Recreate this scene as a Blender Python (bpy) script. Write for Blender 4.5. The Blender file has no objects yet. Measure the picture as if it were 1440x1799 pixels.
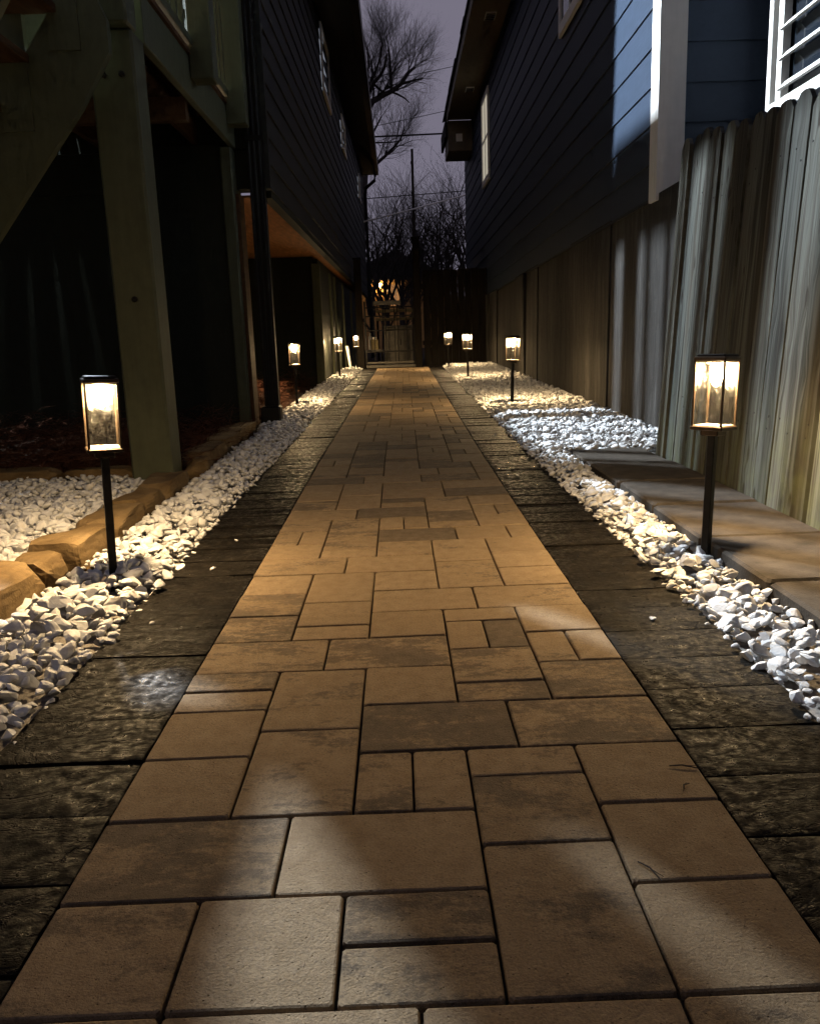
import bpy, math, random
import numpy as np
from mathutils import Vector, Matrix, Euler

# ------------------------------------------------------------------ camera
sc = bpy.context.scene
col = sc.collection
CAM_H, PITCH, YAW, ROLL, FPX = 0.758, 12.0, 0.46, -2.01, 1474.0
pi_, ya_, ro_ = [math.radians(a) for a in (PITCH, YAW, ROLL)]
FWD = Vector((math.sin(ya_) * math.cos(pi_), math.cos(ya_) * math.cos(pi_), -math.sin(pi_)))
r0 = Vector((math.cos(ya_), -math.sin(ya_), 0)); u0 = r0.cross(FWD)
RT = r0 * math.cos(ro_) + u0 * math.sin(ro_); UP = u0 * math.cos(ro_) - r0 * math.sin(ro_)
cam = bpy.data.cameras.new('camera'); cam_ob = bpy.data.objects.new('camera', cam); col.objects.link(cam_ob)
cam_ob.matrix_world = Matrix(((RT.x, UP.x, -FWD.x, 0), (RT.y, UP.y, -FWD.y, 0), (RT.z, UP.z, -FWD.z, CAM_H), (0, 0, 0, 1)))
cam.sensor_fit = 'HORIZONTAL'; cam.sensor_width = 36.0; cam.lens = 36.0 * FPX / 1440.0
cam.clip_start = 0.02; cam.clip_end = 600
sc.camera = cam_ob

# ------------------------------------------------------------------ sky (dusk, town glow) and a trace of moonlight
world = bpy.data.worlds.new('World'); sc.world = world; world.use_nodes = True
wn, wl = world.node_tree.nodes, world.node_tree.links
wn.clear()
out = wn.new('ShaderNodeOutputWorld'); bg = wn.new('ShaderNodeBackground'); bg2 = wn.new('ShaderNodeBackground'); add = wn.new('ShaderNodeAddShader')
sky = wn.new('ShaderNodeTexSky'); sky.sky_type = 'NISHITA'; sky.sun_disc = False
sky.sun_elevation = math.radians(-6); sky.sun_rotation = math.radians(200)
wl.new(sky.outputs[0], bg.inputs[0]); bg.inputs[1].default_value = 0.05
bg2.inputs[0].default_value = (0.155, 0.143, 0.188, 1); bg2.inputs[1].default_value = 1.15
wl.new(bg.outputs[0], add.inputs[0]); wl.new(bg2.outputs[0], add.inputs[1]); wl.new(add.outputs[0], out.inputs[0])
moon = bpy.data.lights.new('moon', 'SUN'); moon.energy = 0.004; moon.angle = math.radians(0.6); moon.color = (0.8, 0.88, 1.0)
moon_ob = bpy.data.objects.new('moon', moon); col.objects.link(moon_ob); moon_ob.rotation_euler = (math.radians(35), 0, math.radians(-20))

sc.view_settings.view_transform = 'Standard'; sc.view_settings.look = 'None'
sc.view_settings.exposure = 0.0; sc.view_settings.gamma = 1.0; sc.view_settings.use_curve_mapping = False
sc.render.engine = 'CYCLES'
cy = sc.cycles
cy.use_denoising = True; cy.max_bounces = 5; cy.diffuse_bounces = 2; cy.glossy_bounces = 2
cy.transparent_max_bounces = 8; cy.transmission_bounces = 2
cy.use_adaptive_sampling = True; cy.adaptive_threshold = 0.02; cy.adaptive_min_samples = 12
cy.caustics_reflective = False; cy.caustics_refractive = False
cy.sample_clamp_indirect = 2.0; cy.sample_clamp_direct = 0.0; cy.use_light_tree = True

BULB = 800.0       # path lantern filament
LED = 5400.0       # downward LED ring under each lantern cap
PORCH = 86000.0    # cool porch light on the left house
WARM = (1.0, 0.70, 0.36)
COOL = (0.78, 0.89, 1.0)

random.seed(7); rng = np.random.default_rng(7)
def g(y): return 0.0085 * max(0.0, y - 3.0)          # the walk climbs a little
def cx(y): return 0.008 * max(0.0, y - 5.0)          # and drifts right
def rr(a, b): return random.uniform(a, b)
def project(p):
    d = Vector(p) - Vector((0, 0, CAM_H)); z = d.dot(FWD)
    if z <= 0.05: return None
    return (720 + FPX * d.dot(RT) / z, 899.5 - FPX * d.dot(UP) / z)

# ------------------------------------------------------------------ mesh builder
class MB:
    def __init__(s): s.v = []; s.f = []
    def box(s, x0, x1, y0, y1, z0, z1):
        b = len(s.v)
        s.v += [(x0, y0, z0), (x1, y0, z0), (x1, y1, z0), (x0, y1, z0), (x0, y0, z1), (x1, y0, z1), (x1, y1, z1), (x0, y1, z1)]
        s.f += [tuple(b + i for i in q) for q in ((0, 3, 2, 1), (4, 5, 6, 7), (0, 1, 5, 4), (1, 2, 6, 5), (2, 3, 7, 6), (3, 0, 4, 7))]
        return s
    def hexa(s, p):        # 8 free corners, same order as box
        b = len(s.v); s.v += [tuple(q) for q in p]
        s.f += [tuple(b + i for i in q) for q in ((0, 3, 2, 1), (4, 5, 6, 7), (0, 1, 5, 4), (1, 2, 6, 5), (2, 3, 7, 6), (3, 0, 4, 7))]
        return s
    def cbox(s, x0, x1, y0, y1, z0, z1, c=0.004):   # box with all vertical and top/bottom edges chamfered
        b = len(s.v)
        def ring(i, z):
            return [(x0 + i + c, y0 + i, z), (x1 - i - c, y0 + i, z), (x1 - i, y0 + i + c, z), (x1 - i, y1 - i - c, z),
                    (x1 - i - c, y1 - i, z), (x0 + i + c, y1 - i, z), (x0 + i, y1 - i - c, z), (x0 + i, y0 + i + c, z)]
        for i, z in ((c, z0), (0, z0 + c), (0, z1 - c), (c, z1)): s.v += ring(i, z)
        s.f.append(tuple(b + i for i in range(7, -1, -1))); s.f.append(tuple(b + 24 + i for i in range(8)))
        for l in range(3):
            for i in range(8):
                j = (i + 1) % 8; s.f.append((b + l * 8 + i, b + l * 8 + j, b + l * 8 + 8 + j, b + l * 8 + 8 + i))
        return s
    def prism(s, poly, axis, a0, a1):   # polygon extruded along an axis; poly in the other two axes
        b = len(s.v); n = len(poly)
        for a in (a0, a1):
            for p, q in poly:
                s.v.append((a, p, q) if axis == 0 else (p, a, q) if axis == 1 else (p, q, a))
        s.f.append(tuple(b + i for i in range(n))); s.f.append(tuple(b + n + i for i in range(n - 1, -1, -1)))
        for i in range(n):
            j = (i + 1) % n; s.f.append((b + i, b + n + i, b + n + j, b + j))
        return s
    def lathe(s, prof, n=12, cx=0, cy=0):
        b = len(s.v)
        for r, z in prof:
            for k in range(n):
                a = 2 * math.pi * k / n; s.v.append((cx + r * math.cos(a), cy + r * math.sin(a), z))
        for i in range(len(prof) - 1):
            for k in range(n):
                j = (k + 1) % n; s.f.append((b + i * n + k, b + i * n + j, b + i * n + n + j, b + i * n + n + k))
        s.f.append(tuple(b + k for k in range(n - 1, -1, -1))); s.f.append(tuple(b + (len(prof) - 1) * n + k for k in range(n)))
        return s
    def tube(s, pts, rad, n=6):
        b = len(s.v); pts = [Vector(p) for p in pts]
        if not isinstance(rad, (list, tuple)): rad = [rad] * len(pts)
        for i, p in enumerate(pts):
            d = (pts[min(i + 1, len(pts) - 1)] - pts[max(i - 1, 0)]).normalized()
            a = d.cross(Vector((0, 0, 1)) if abs(d.z) < 0.9 else Vector((1, 0, 0))).normalized(); c = d.cross(a)
            for k in range(n):
                t = 2 * math.pi * k / n; s.v.append(tuple(p + (a * math.cos(t) + c * math.sin(t)) * rad[i]))
        for i in range(len(pts) - 1):
            for k in range(n):
                j = (k + 1) % n; s.f.append((b + i * n + k, b + i * n + j, b + i * n + n + j, b + i * n + n + k))
        s.f.append(tuple(b + k for k in range(n - 1, -1, -1))); s.f.append(tuple(b + (len(pts) - 1) * n + k for k in range(n)))
        return s
    def mesh(s, name, m, smooth=False):
        me = bpy.data.meshes.new(name); me.from_pydata(s.v, [], s.f); me.validate(); me.update()
        bm_fix(me)
        if m: me.materials.append(m)
        if smooth: me.polygons.foreach_set('use_smooth', [True] * len(me.polygons))
        return me
    def build(s, name, m, parent=None, smooth=False, **kw):
        return link(name, s.mesh(name, m, smooth), parent, **kw)

import bmesh
def bm_fix(me):
    bm = bmesh.new(); bm.from_mesh(me); bmesh.ops.recalc_face_normals(bm, faces=bm.faces); bm.to_mesh(me); bm.free()
def link(name, data, parent=None, loc=None, rot=None, label=None, cat=None, group=None, kind=None):
    o = bpy.data.objects.new(name, data); col.objects.link(o)
    if parent: o.parent = parent
    if loc is not None: o.location = loc
    if rot is not None: o.rotation_euler = rot
    if label: o['label'] = label
    if cat: o['category'] = cat
    if group: o['group'] = group
    if kind: o['kind'] = kind
    return o
def thing(name, label, cat, loc=(0, 0, 0), rot=(0, 0, 0), group=None):
    return link(name, None, None, loc, rot, label, cat, group)
def copy_tree(o, parent=None):
    c = o.copy(); col.objects.link(c); c.parent = parent
    for ch in list(o.children): copy_tree(ch, c)
    return c
def np_mesh(name, V, T, m, smooth=False):
    me = bpy.data.meshes.new(name); n = len(T)
    me.vertices.add(len(V)); me.vertices.foreach_set('co', np.asarray(V, np.float32).ravel())
    k = T.shape[1]
    me.loops.add(n * k); me.loops.foreach_set('vertex_index', np.asarray(T, np.int32).ravel())
    me.polygons.add(n); me.polygons.foreach_set('loop_start', np.arange(0, n * k, k, dtype=np.int32))
    me.polygons.foreach_set('loop_total', np.full(n, k, dtype=np.int32))
    if smooth: me.polygons.foreach_set('use_smooth', np.ones(n, dtype=bool))
    me.update(calc_edges=True); me.validate()
    if m: me.materials.append(m)
    return me

# ------------------------------------------------------------------ materials
class N:
    """small node helper"""
    def __init__(s, name):
        s.m = bpy.data.materials.new(name); s.m.use_nodes = True; s.t = s.m.node_tree
        s.p = s.t.nodes['Principled BSDF']; s.o = s.t.nodes['Material Output']
        s.p.inputs['Specular IOR Level'].default_value = 0.10
    def n(s, typ, **kw):
        x = s.t.nodes.new(typ)
        for k, v in kw.items(): setattr(x, k, v)
        return x
    def l(s, a, b): s.t.links.new(a, b)
    def setin(s, node, key, v):
        if hasattr(v, 'is_linked') or hasattr(v, 'links'): s.l(v, node.inputs[key])
        else: node.inputs[key].default_value = v
    def pos(s, scale=(1, 1, 1), kind='pos', off_rand=False):
        if kind == 'pos': c = s.n('ShaderNodeNewGeometry').outputs['Position']
        else: c = s.n('ShaderNodeTexCoord').outputs['Object']
        if off_rand:
            oi = s.n('ShaderNodeObjectInfo'); vm = s.n('ShaderNodeVectorMath', operation='MULTIPLY_ADD')
            s.l(oi.outputs['Random'], vm.inputs[0]); vm.inputs[1].default_value = (37, 53, 71); s.l(c, vm.inputs[2]); c = vm.outputs[0]
        mp = s.n('ShaderNodeMapping'); mp.inputs['Scale'].default_value = scale; s.l(c, mp.inputs[0]); return mp.outputs[0]
    def noise(s, vec, scale, detail=4, rough=0.55, dist=0.0):
        x = s.n('ShaderNodeTexNoise'); s.l(vec, x.inputs['Vector']); x.inputs['Scale'].default_value = scale
        x.inputs['Detail'].default_value = detail; x.inputs['Roughness'].default_value = rough; x.inputs['Distortion'].default_value = dist
        return x.outputs['Fac']
    def voro(s, vec, scale, feature='F1', dim='3D'):
        x = s.n('ShaderNodeTexVoronoi', feature=feature, voronoi_dimensions=dim); s.l(vec, x.inputs['Vector']); x.inputs['Scale'].default_value = scale; return x.outputs['Distance']
    def ramp(s, fac, stops):
        x = s.n('ShaderNodeValToRGB'); e = x.color_ramp.elements
        while len(e) < len(stops): e.new(0.5)
        for el, (p, c) in zip(e, stops):
            el.position = p; el.color = (c, c, c, 1) if not isinstance(c, tuple) else (*c, 1)
        s.l(fac, x.inputs[0]); return x.outputs[0]
    def math(s, op, a, b=0.0, clamp=False):
        x = s.n('ShaderNodeMath', operation=op, use_clamp=clamp); s.setin(x, 0, a); s.setin(x, 1, b); return x.outputs[0]
    def mix(s, fac, a, b, blend='MIX'):
        x = s.n('ShaderNodeMix', data_type='RGBA', blend_type=blend); s.setin(x, 0, fac)
        for i, v in ((6, a), (7, b)):
            if isinstance(v, tuple): x.inputs[i].default_value = (*v, 1)
            else: s.l(v, x.inputs[i])
        return x.outputs[2]
    def bump(s, h, strength=0.5, dist=0.005, normal=None):
        x = s.n('ShaderNodeBump'); x.inputs['Strength'].default_value = strength; x.inputs['Distance'].default_value = dist
        s.l(h, x.inputs['Height'])
        if normal: s.l(normal, x.inputs['Normal'])
        return x.outputs[0]
    def fin(s, color=None, rough=None, normal=None):
        if color is not None: s.setin(s.p, 'Base Color', (*color, 1) if isinstance(color, tuple) else color)
        if rough is not None: s.setin(s.p, 'Roughness', rough)
        if normal is not None: s.l(normal, s.p.inputs['Normal'])
        return s.m

def simple(name, c, rough=0.6, var=0.25, scale=8.0, bump=0.25, bscale=60.0, metal=0.0, stretch=(1, 1, 1), kind='pos'):
    a = N(name); v = a.pos(stretch, kind, off_rand=(kind != 'pos'))
    f = a.noise(v, scale, 5, 0.6)
    dk = tuple(x * (1 - var) for x in c); lt = tuple(min(1, x * (1 + var)) for x in c)
    cc = a.ramp(f, [(0.3, dk), (0.7, lt)])
    a.p.inputs['Metallic'].default_value = metal
    return a.fin(cc, rough, a.bump(a.noise(v, bscale, 4), bump, 0.004))

def paver_mat():
    a = N('tan_paver'); P = a.pos()
    oi = a.n('ShaderNodeObjectInfo'); sep = a.n('ShaderNodeSeparateColor'); a.l(oi.outputs['Color'], sep.inputs[0])
    bias, tone = sep.outputs[0], sep.outputs[1]
    # slate coloured blotches, stretched across the walk, different on each paver
    vm = a.n('ShaderNodeVectorMath', operation='MULTIPLY_ADD'); a.l(oi.outputs['Random'], vm.inputs[0]); vm.inputs[1].default_value = (31, 17, 0); a.l(P, vm.inputs[2])
    mp = a.n('ShaderNodeMapping'); mp.inputs['Scale'].default_value = (5.0, 11.0, 1); a.l(vm.outputs[0], mp.inputs[0])
    b1 = a.noise(mp.outputs[0], 1.0, 9, 0.74, 0.2)
    b2 = a.math('ADD', b1, a.math('MULTIPLY', a.math('SUBTRACT', bias, 0.5), 0.62))
    b2 = a.math('ADD', b2, a.math('MULTIPLY', a.math('SUBTRACT', a.noise(P, 75, 4, 0.7), 0.5), 0.34))
    blot = a.ramp(b2, [(0.51, 0.0), (0.60, 1.0)])
    fine = a.noise(P, 260, 3, 0.7); mid = a.noise(P, 26, 5, 0.62); big = a.noise(P, 3.5, 3, 0.5)
    tan = a.mix(tone, (0.250, 0.182, 0.110), (0.188, 0.136, 0.081))
    tan = a.mix(a.ramp(mid, [(0.38, 0.0), (0.72, 0.55)]), tan, (0.135, 0.092, 0.052))
    dark = a.mix(a.ramp(mid, [(0.35, 0.0), (0.7, 0.8)]), (0.085, 0.066, 0.047), (0.038, 0.032, 0.026))
    c = a.mix(a.math('MULTIPLY', blot, 0.9), tan, dark)
    c = a.mix(a.ramp(fine, [(0.40, 0.0), (0.66, 0.8)]), c, a.mix(0.55, c, (0.06, 0.045, 0.032)))
    grit = a.noise(P, 120, 4, 0.75)
    c = a.mix(a.ramp(grit, [(0.48, 0.0), (0.68, 0.75)]), c, a.mix(0.5, c, (0.09, 0.072, 0.055)))
    pits = a.voro(P, 95); pm = a.ramp(pits, [(0.0, 0.0), (0.16, 1.0)])
    keep = a.ramp(a.noise(P, 34, 2), [(0.46, 1.0), (0.56, 0.0)])
    pitm = a.math('MAXIMUM', pm, keep)
    c = a.mix(pitm, a.mix(0.6, c, (0.025, 0.02, 0.015)), c)
    c = a.mix(a.ramp(big, [(0.3, 0.0), (0.7, 0.35)]), c, a.mix(0.45, c, (0.20, 0.13, 0.07)))
    spk = a.noise(P, 520, 2, 0.8)
    c = a.mix(a.ramp(spk, [(0.56, 0.0), (0.70, 0.55)]), c, a.mix(0.5, c, (0.42, 0.33, 0.22)))
    c = a.mix(a.ramp(a.noise(P, 330, 2, 0.8), [(0.58, 0.0), (0.70, 0.6)]), c, a.mix(0.75, c, (0.05, 0.036, 0.024)))
    h = a.math('ADD', a.math('ADD', a.math('MULTIPLY', fine, 0.5), a.math('MULTIPLY', grit, 0.5)), a.math('MULTIPLY', pitm, 0.8))
    h = a.math('ADD', h, a.math('MULTIPLY', mid, 0.5))
    rg = a.ramp(mid, [(0.3, 0.62), (0.75, 0.85)])
    a.p.inputs['Specular IOR Level'].default_value = 0.05
    return a.fin(c, rg, a.bump(h, 0.9, 0.0045))

def border_mat():
    a = N('slate_border_paver'); P = a.pos()
    oi = a.n('ShaderNodeObjectInfo'); vm = a.n('ShaderNodeVectorMath', operation='MULTIPLY_ADD'); a.l(oi.outputs['Random'], vm.inputs[0]); vm.inputs[1].default_value = (13, 29, 0); a.l(P, vm.inputs[2])
    mp = a.n('ShaderNodeMapping'); mp.inputs['Scale'].default_value = (4.2, 10.5, 1); mp.inputs['Rotation'].default_value = (0, 0, 0.12); a.l(vm.outputs[0], mp.inputs[0])
    w = a.noise(mp.outputs[0], 1.0, 6, 0.62, 0.8)
    fine = a.noise(P, 210, 3, 0.7); mid = a.noise(P, 22, 5, 0.6)
    c = a.ramp(mid, [(0.3, (0.0035, 0.003, 0.0025)), (0.55, (0.0095, 0.008, 0.0064)), (0.78, (0.024, 0.0195, 0.015))])
    crack = a.ramp(a.math('ABSOLUTE', a.math('SUBTRACT', w, 0.5)), [(0.0, 0.0), (0.022, 1.0)])
    c = a.mix(crack, a.mix(0.55, c, (0.012, 0.01, 0.008)), c)
    h = a.math('ADD', a.math('MULTIPLY', w, 2.4), a.math('MULTIPLY', fine, 0.25)); h = a.math('ADD', h, a.math('MULTIPLY', crack, 0.5)); h = a.math('ADD', h, a.math('MULTIPLY', mid, 0.5))
    a.p.inputs['Specular IOR Level'].default_value = 0.035
    return a.fin(c, a.ramp(a.noise(P, 45, 4, 0.7), [(0.36, 0.26), (0.62, 0.85)]), a.bump(h, 0.75, 0.006))

def stone_mat():
    a = N('white_marble_chip'); v = a.pos((1, 1, 1), 'pos')
    oi = a.n('ShaderNodeObjectInfo')
    big = a.noise(v, 19, 2, 0.5); mid = a.noise(v, 75, 4, 0.6)
    c = a.ramp(big, [(0.30, (0.17, 0.165, 0.16)), (0.41, (0.44, 0.44, 0.44)), (0.58, (0.60, 0.605, 0.61)), (0.75, (0.46, 0.42, 0.37))])
    c = a.mix(a.ramp(mid, [(0.35, 0.0), (0.72, 0.35)]), c, (0.46, 0.43, 0.40))
    return a.fin(c, 0.62, a.bump(a.noise(v, 160, 4), 0.35, 0.003))

def sandstone_mat():
    a = N('sandstone'); P = a.pos(); w = a.pos((7, 7, 16))
    l = a.noise(w, 1.0, 5, 0.6, 0.6); m = a.noise(P, 30, 6, 0.65)
    c = a.ramp(l, [(0.3, (0.070, 0.044, 0.020)), (0.5, (0.125, 0.083, 0.038)), (0.7, (0.175, 0.122, 0.062))])
    c = a.mix(a.ramp(m, [(0.4, 0.0), (0.75, 0.6)]), c, (0.085, 0.057, 0.03))
    c = a.mix(a.ramp(a.noise(P, 190, 3, 0.7), [(0.5, 0.0), (0.7, 0.5)]), c, a.mix(0.6, c, (0.08, 0.055, 0.03)))
    return a.fin(c, 0.85, a.bump(a.math('ADD', a.math('MULTIPLY', l, 0.6), a.math('ADD', m, a.math('MULTIPLY', a.noise(P, 110, 4), 0.4))), 0.6, 0.007))

def wood_fence_mat():
    a = N('weathered_picket'); v = a.pos((1, 1, 1), 'obj', off_rand=True); P = a.pos()
    def st(sx, sy, sz):
        mp = a.n('ShaderNodeMapping'); mp.inputs['Scale'].default_value = (sx, sy, sz); a.l(v, mp.inputs[0]); return mp.outputs[0]
    ks = a.n('ShaderNodeSeparateXYZ'); a.l(st(1, 8.0, 2.6), ks.inputs[0]); kc = a.n('ShaderNodeCombineXYZ'); a.l(ks.outputs[1], kc.inputs[0]); a.l(ks.outputs[2], kc.inputs[1])
    kn = a.voro(kc.outputs[0], 1.0, 'F1', '2D')           # knots
    warp = a.math('MULTIPLY', a.ramp(kn, [(0.0, 1.0), (0.30, 0.0)]), 0.6)
    gv = a.n('ShaderNodeCombineXYZ'); sp = a.n('ShaderNodeSeparateXYZ'); a.l(st(1, 26.0, 1.0), sp.inputs[0])
    a.l(sp.outputs[0], gv.inputs[0]); a.l(a.math('ADD', sp.outputs[1], warp), gv.inputs[1]); a.l(sp.outputs[2], gv.inputs[2])
    grain = a.noise(gv.outputs[0], 1.0, 6, 0.62, 0.35); wide = a.noise(st(1, 9, 0.5), 1.0, 3, 0.5); fine = a.noise(st(20, 320, 5), 1.0, 3)
    c = a.ramp(grain, [(0.32, (0.010, 0.0095, 0.0075)), (0.45, (0.036, 0.037, 0.031)), (0.57, (0.090, 0.096, 0.085)), (0.70, (0.030, 0.030, 0.024))])
    c = a.mix(a.ramp(wide, [(0.42, 0.0), (0.62, 0.75)]), c, a.mix(0.55, c, (0.045, 0.033, 0.020)))
    c = a.mix(a.ramp(fine, [(0.45, 0.0), (0.7, 0.5)]), c, a.mix(0.5, c, (0.04, 0.034, 0.026)))
    knm = a.math('MULTIPLY', a.ramp(kn, [(0.07, 1.0), (0.12, 0.0)]), a.ramp(a.noise(P, 2.3, 1), [(0.48, 0.0), (0.54, 1.0)]))
    c = a.mix(knm, c, (0.016, 0.011, 0.007))
    # green algae climbing from the ground
    sz = a.n('ShaderNodeSeparateXYZ'); a.l(P, sz.inputs[0])
    low = a.math('MULTIPLY', a.ramp(a.math('ADD', sz.outputs[2], a.math('MULTIPLY', a.noise(P, 4.0, 3), 0.9)), [(0.45, 1.0), (1.0, 0.0)]), a.ramp(a.noise(P, 9, 4), [(0.4, 0.15), (0.62, 0.8)]))
    c = a.mix(a.math('MULTIPLY', low, 0.5), c, (0.095, 0.105, 0.045))
    oi = a.n('ShaderNodeObjectInfo'); br = a.n('ShaderNodeMapRange'); a.l(oi.outputs['Random'], br.inputs[0]); br.inputs[3].default_value = 0.62; br.inputs[4].default_value = 1.25
    c = a.mix(1.0, c, br.outputs[0], 'MULTIPLY')
    h = a.math('ADD', a.math('MULTIPLY', grain, 0.8), a.math('MULTIPLY', fine, 0.35)); h = a.math('SUBTRACT', h, a.math('MULTIPLY', knm, 0.5))
    return a.fin(c, 0.78, a.bump(h, 0.55, 0.004))

def concrete_mat():
    a = N('rough_parged_concrete'); P = a.pos(); v = a.pos((3, 3.0, 0.35)); v2 = a.pos((18, 18, 2.2)); v3 = a.pos((60, 60, 14))
    s1 = a.noise(v, 1.0, 4, 0.55); s2 = a.noise(v2, 1.0, 6, 0.65, 0.5); s3 = a.noise(v3, 1.0, 4, 0.7)
    c = a.ramp(s2, [(0.3, (0.018, 0.0165, 0.015)), (0.55, (0.042, 0.039, 0.036)), (0.75, (0.075, 0.071, 0.066))])
    c = a.mix(a.ramp(s1, [(0.35, 0.0), (0.65, 0.65)]), c, (0.010, 0.009, 0.008))
    crack = a.ramp(a.math('ABSOLUTE', a.math('SUBTRACT', a.noise(a.pos((9, 9, 0.9)), 1.0, 5, 0.6, 0.7), 0.5)), [(0.0, 0.0), (0.012, 1.0)])
    c = a.mix(crack, (0.045, 0.04, 0.035), c)
    h = a.math('ADD', a.math('MULTIPLY', s2, 1.0), a.math('MULTIPLY', s3, 0.6)); h = a.math('ADD', h, a.math('MULTIPLY', crack, 0.5))
    return a.fin(c, 0.9, a.bump(h, 0.7, 0.012))

def painted(name, c, rough=0.5, grain=(8, 8, 0.8), var=0.16, b=0.35):
    a = N(name); v = a.pos(grain); f = a.noise(v, 4.0, 5, 0.6); m = a.noise(a.pos(), 14, 5, 0.6)
    dk = tuple(x * (1 - var) for x in c); lt = tuple(min(1, x * (1 + var)) for x in c)
    cc = a.ramp(a.math('ADD', a.math('MULTIPLY', f, 0.5), a.math('MULTIPLY', m, 0.5)), [(0.35, dk), (0.65, lt)])
    return a.fin(cc, rough, a.bump(a.math('ADD', f, a.math('MULTIPLY', m, 0.3)), b, 0.004))

def glass_mat():
    """thin seeded pane: clear, slightly dusty, wavy reflections"""
    a = N('seeded_glass'); t = a.t; v = a.pos((1, 1, 0.45), 'obj')
    n1 = a.noise(v, 95, 3, 0.6, 1.2); sd = a.ramp(a.voro(v, 150), [(0.0, 1.0), (0.22, 0.0)])
    bmp = a.bump(a.math('ADD', n1, a.math('MULTIPLY', sd, 0.5)), 0.8, 0.006)
    tr = a.n('ShaderNodeBsdfTransparent'); tr.inputs[0].default_value = (0.985, 0.98, 0.965, 1)
    gl = a.n('ShaderNodeBsdfGlossy'); gl.inputs['Roughness'].default_value = 0.06; gl.inputs[0].default_value = (1, 1, 1, 1); a.l(bmp, gl.inputs['Normal'])
    tl = a.n('ShaderNodeBsdfTranslucent'); tl.inputs[0].default_value = (0.95, 0.93, 0.86, 1); a.l(bmp, tl.inputs['Normal'])
    fr = a.n('ShaderNodeValue'); fr.outputs[0].default_value = 0.035
    m1 = a.n('ShaderNodeMixShader'); a.l(a.math('MULTIPLY', a.ramp(n1, [(0.42, 0.0), (0.66, 1.0)]), 0.003), m1.inputs[0]); a.l(tr.outputs[0], m1.inputs[1]); a.l(tl.outputs[0], m1.inputs[2])
    m2 = a.n('ShaderNodeMixShader'); a.l(fr.outputs[0], m2.inputs[0]); a.l(m1.outputs[0], m2.inputs[1]); a.l(gl.outputs[0], m2.inputs[2])
    t.nodes.remove(a.p); a.l(m2.outputs[0], a.o.inputs[0]); return a.m
def window_mat():
    a = N('dark_window_glass'); a.p.inputs['Specular IOR Level'].default_value = 0.8
    return a.fin((0.012, 0.015, 0.02), a.math('MULTIPLY', a.noise(a.pos(), 3, 2), 0.12))
def emit(name, c, s):
    a = N(name); e = a.n('ShaderNodeEmission'); e.inputs[0].default_value = (*c, 1); e.inputs[1].default_value = s
    a.t.nodes.remove(a.p); a.l(e.outputs[0], a.o.inputs[0])
    if s < 100: a.m.cycles.emission_sampling = 'NONE'
    return a.m

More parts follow.
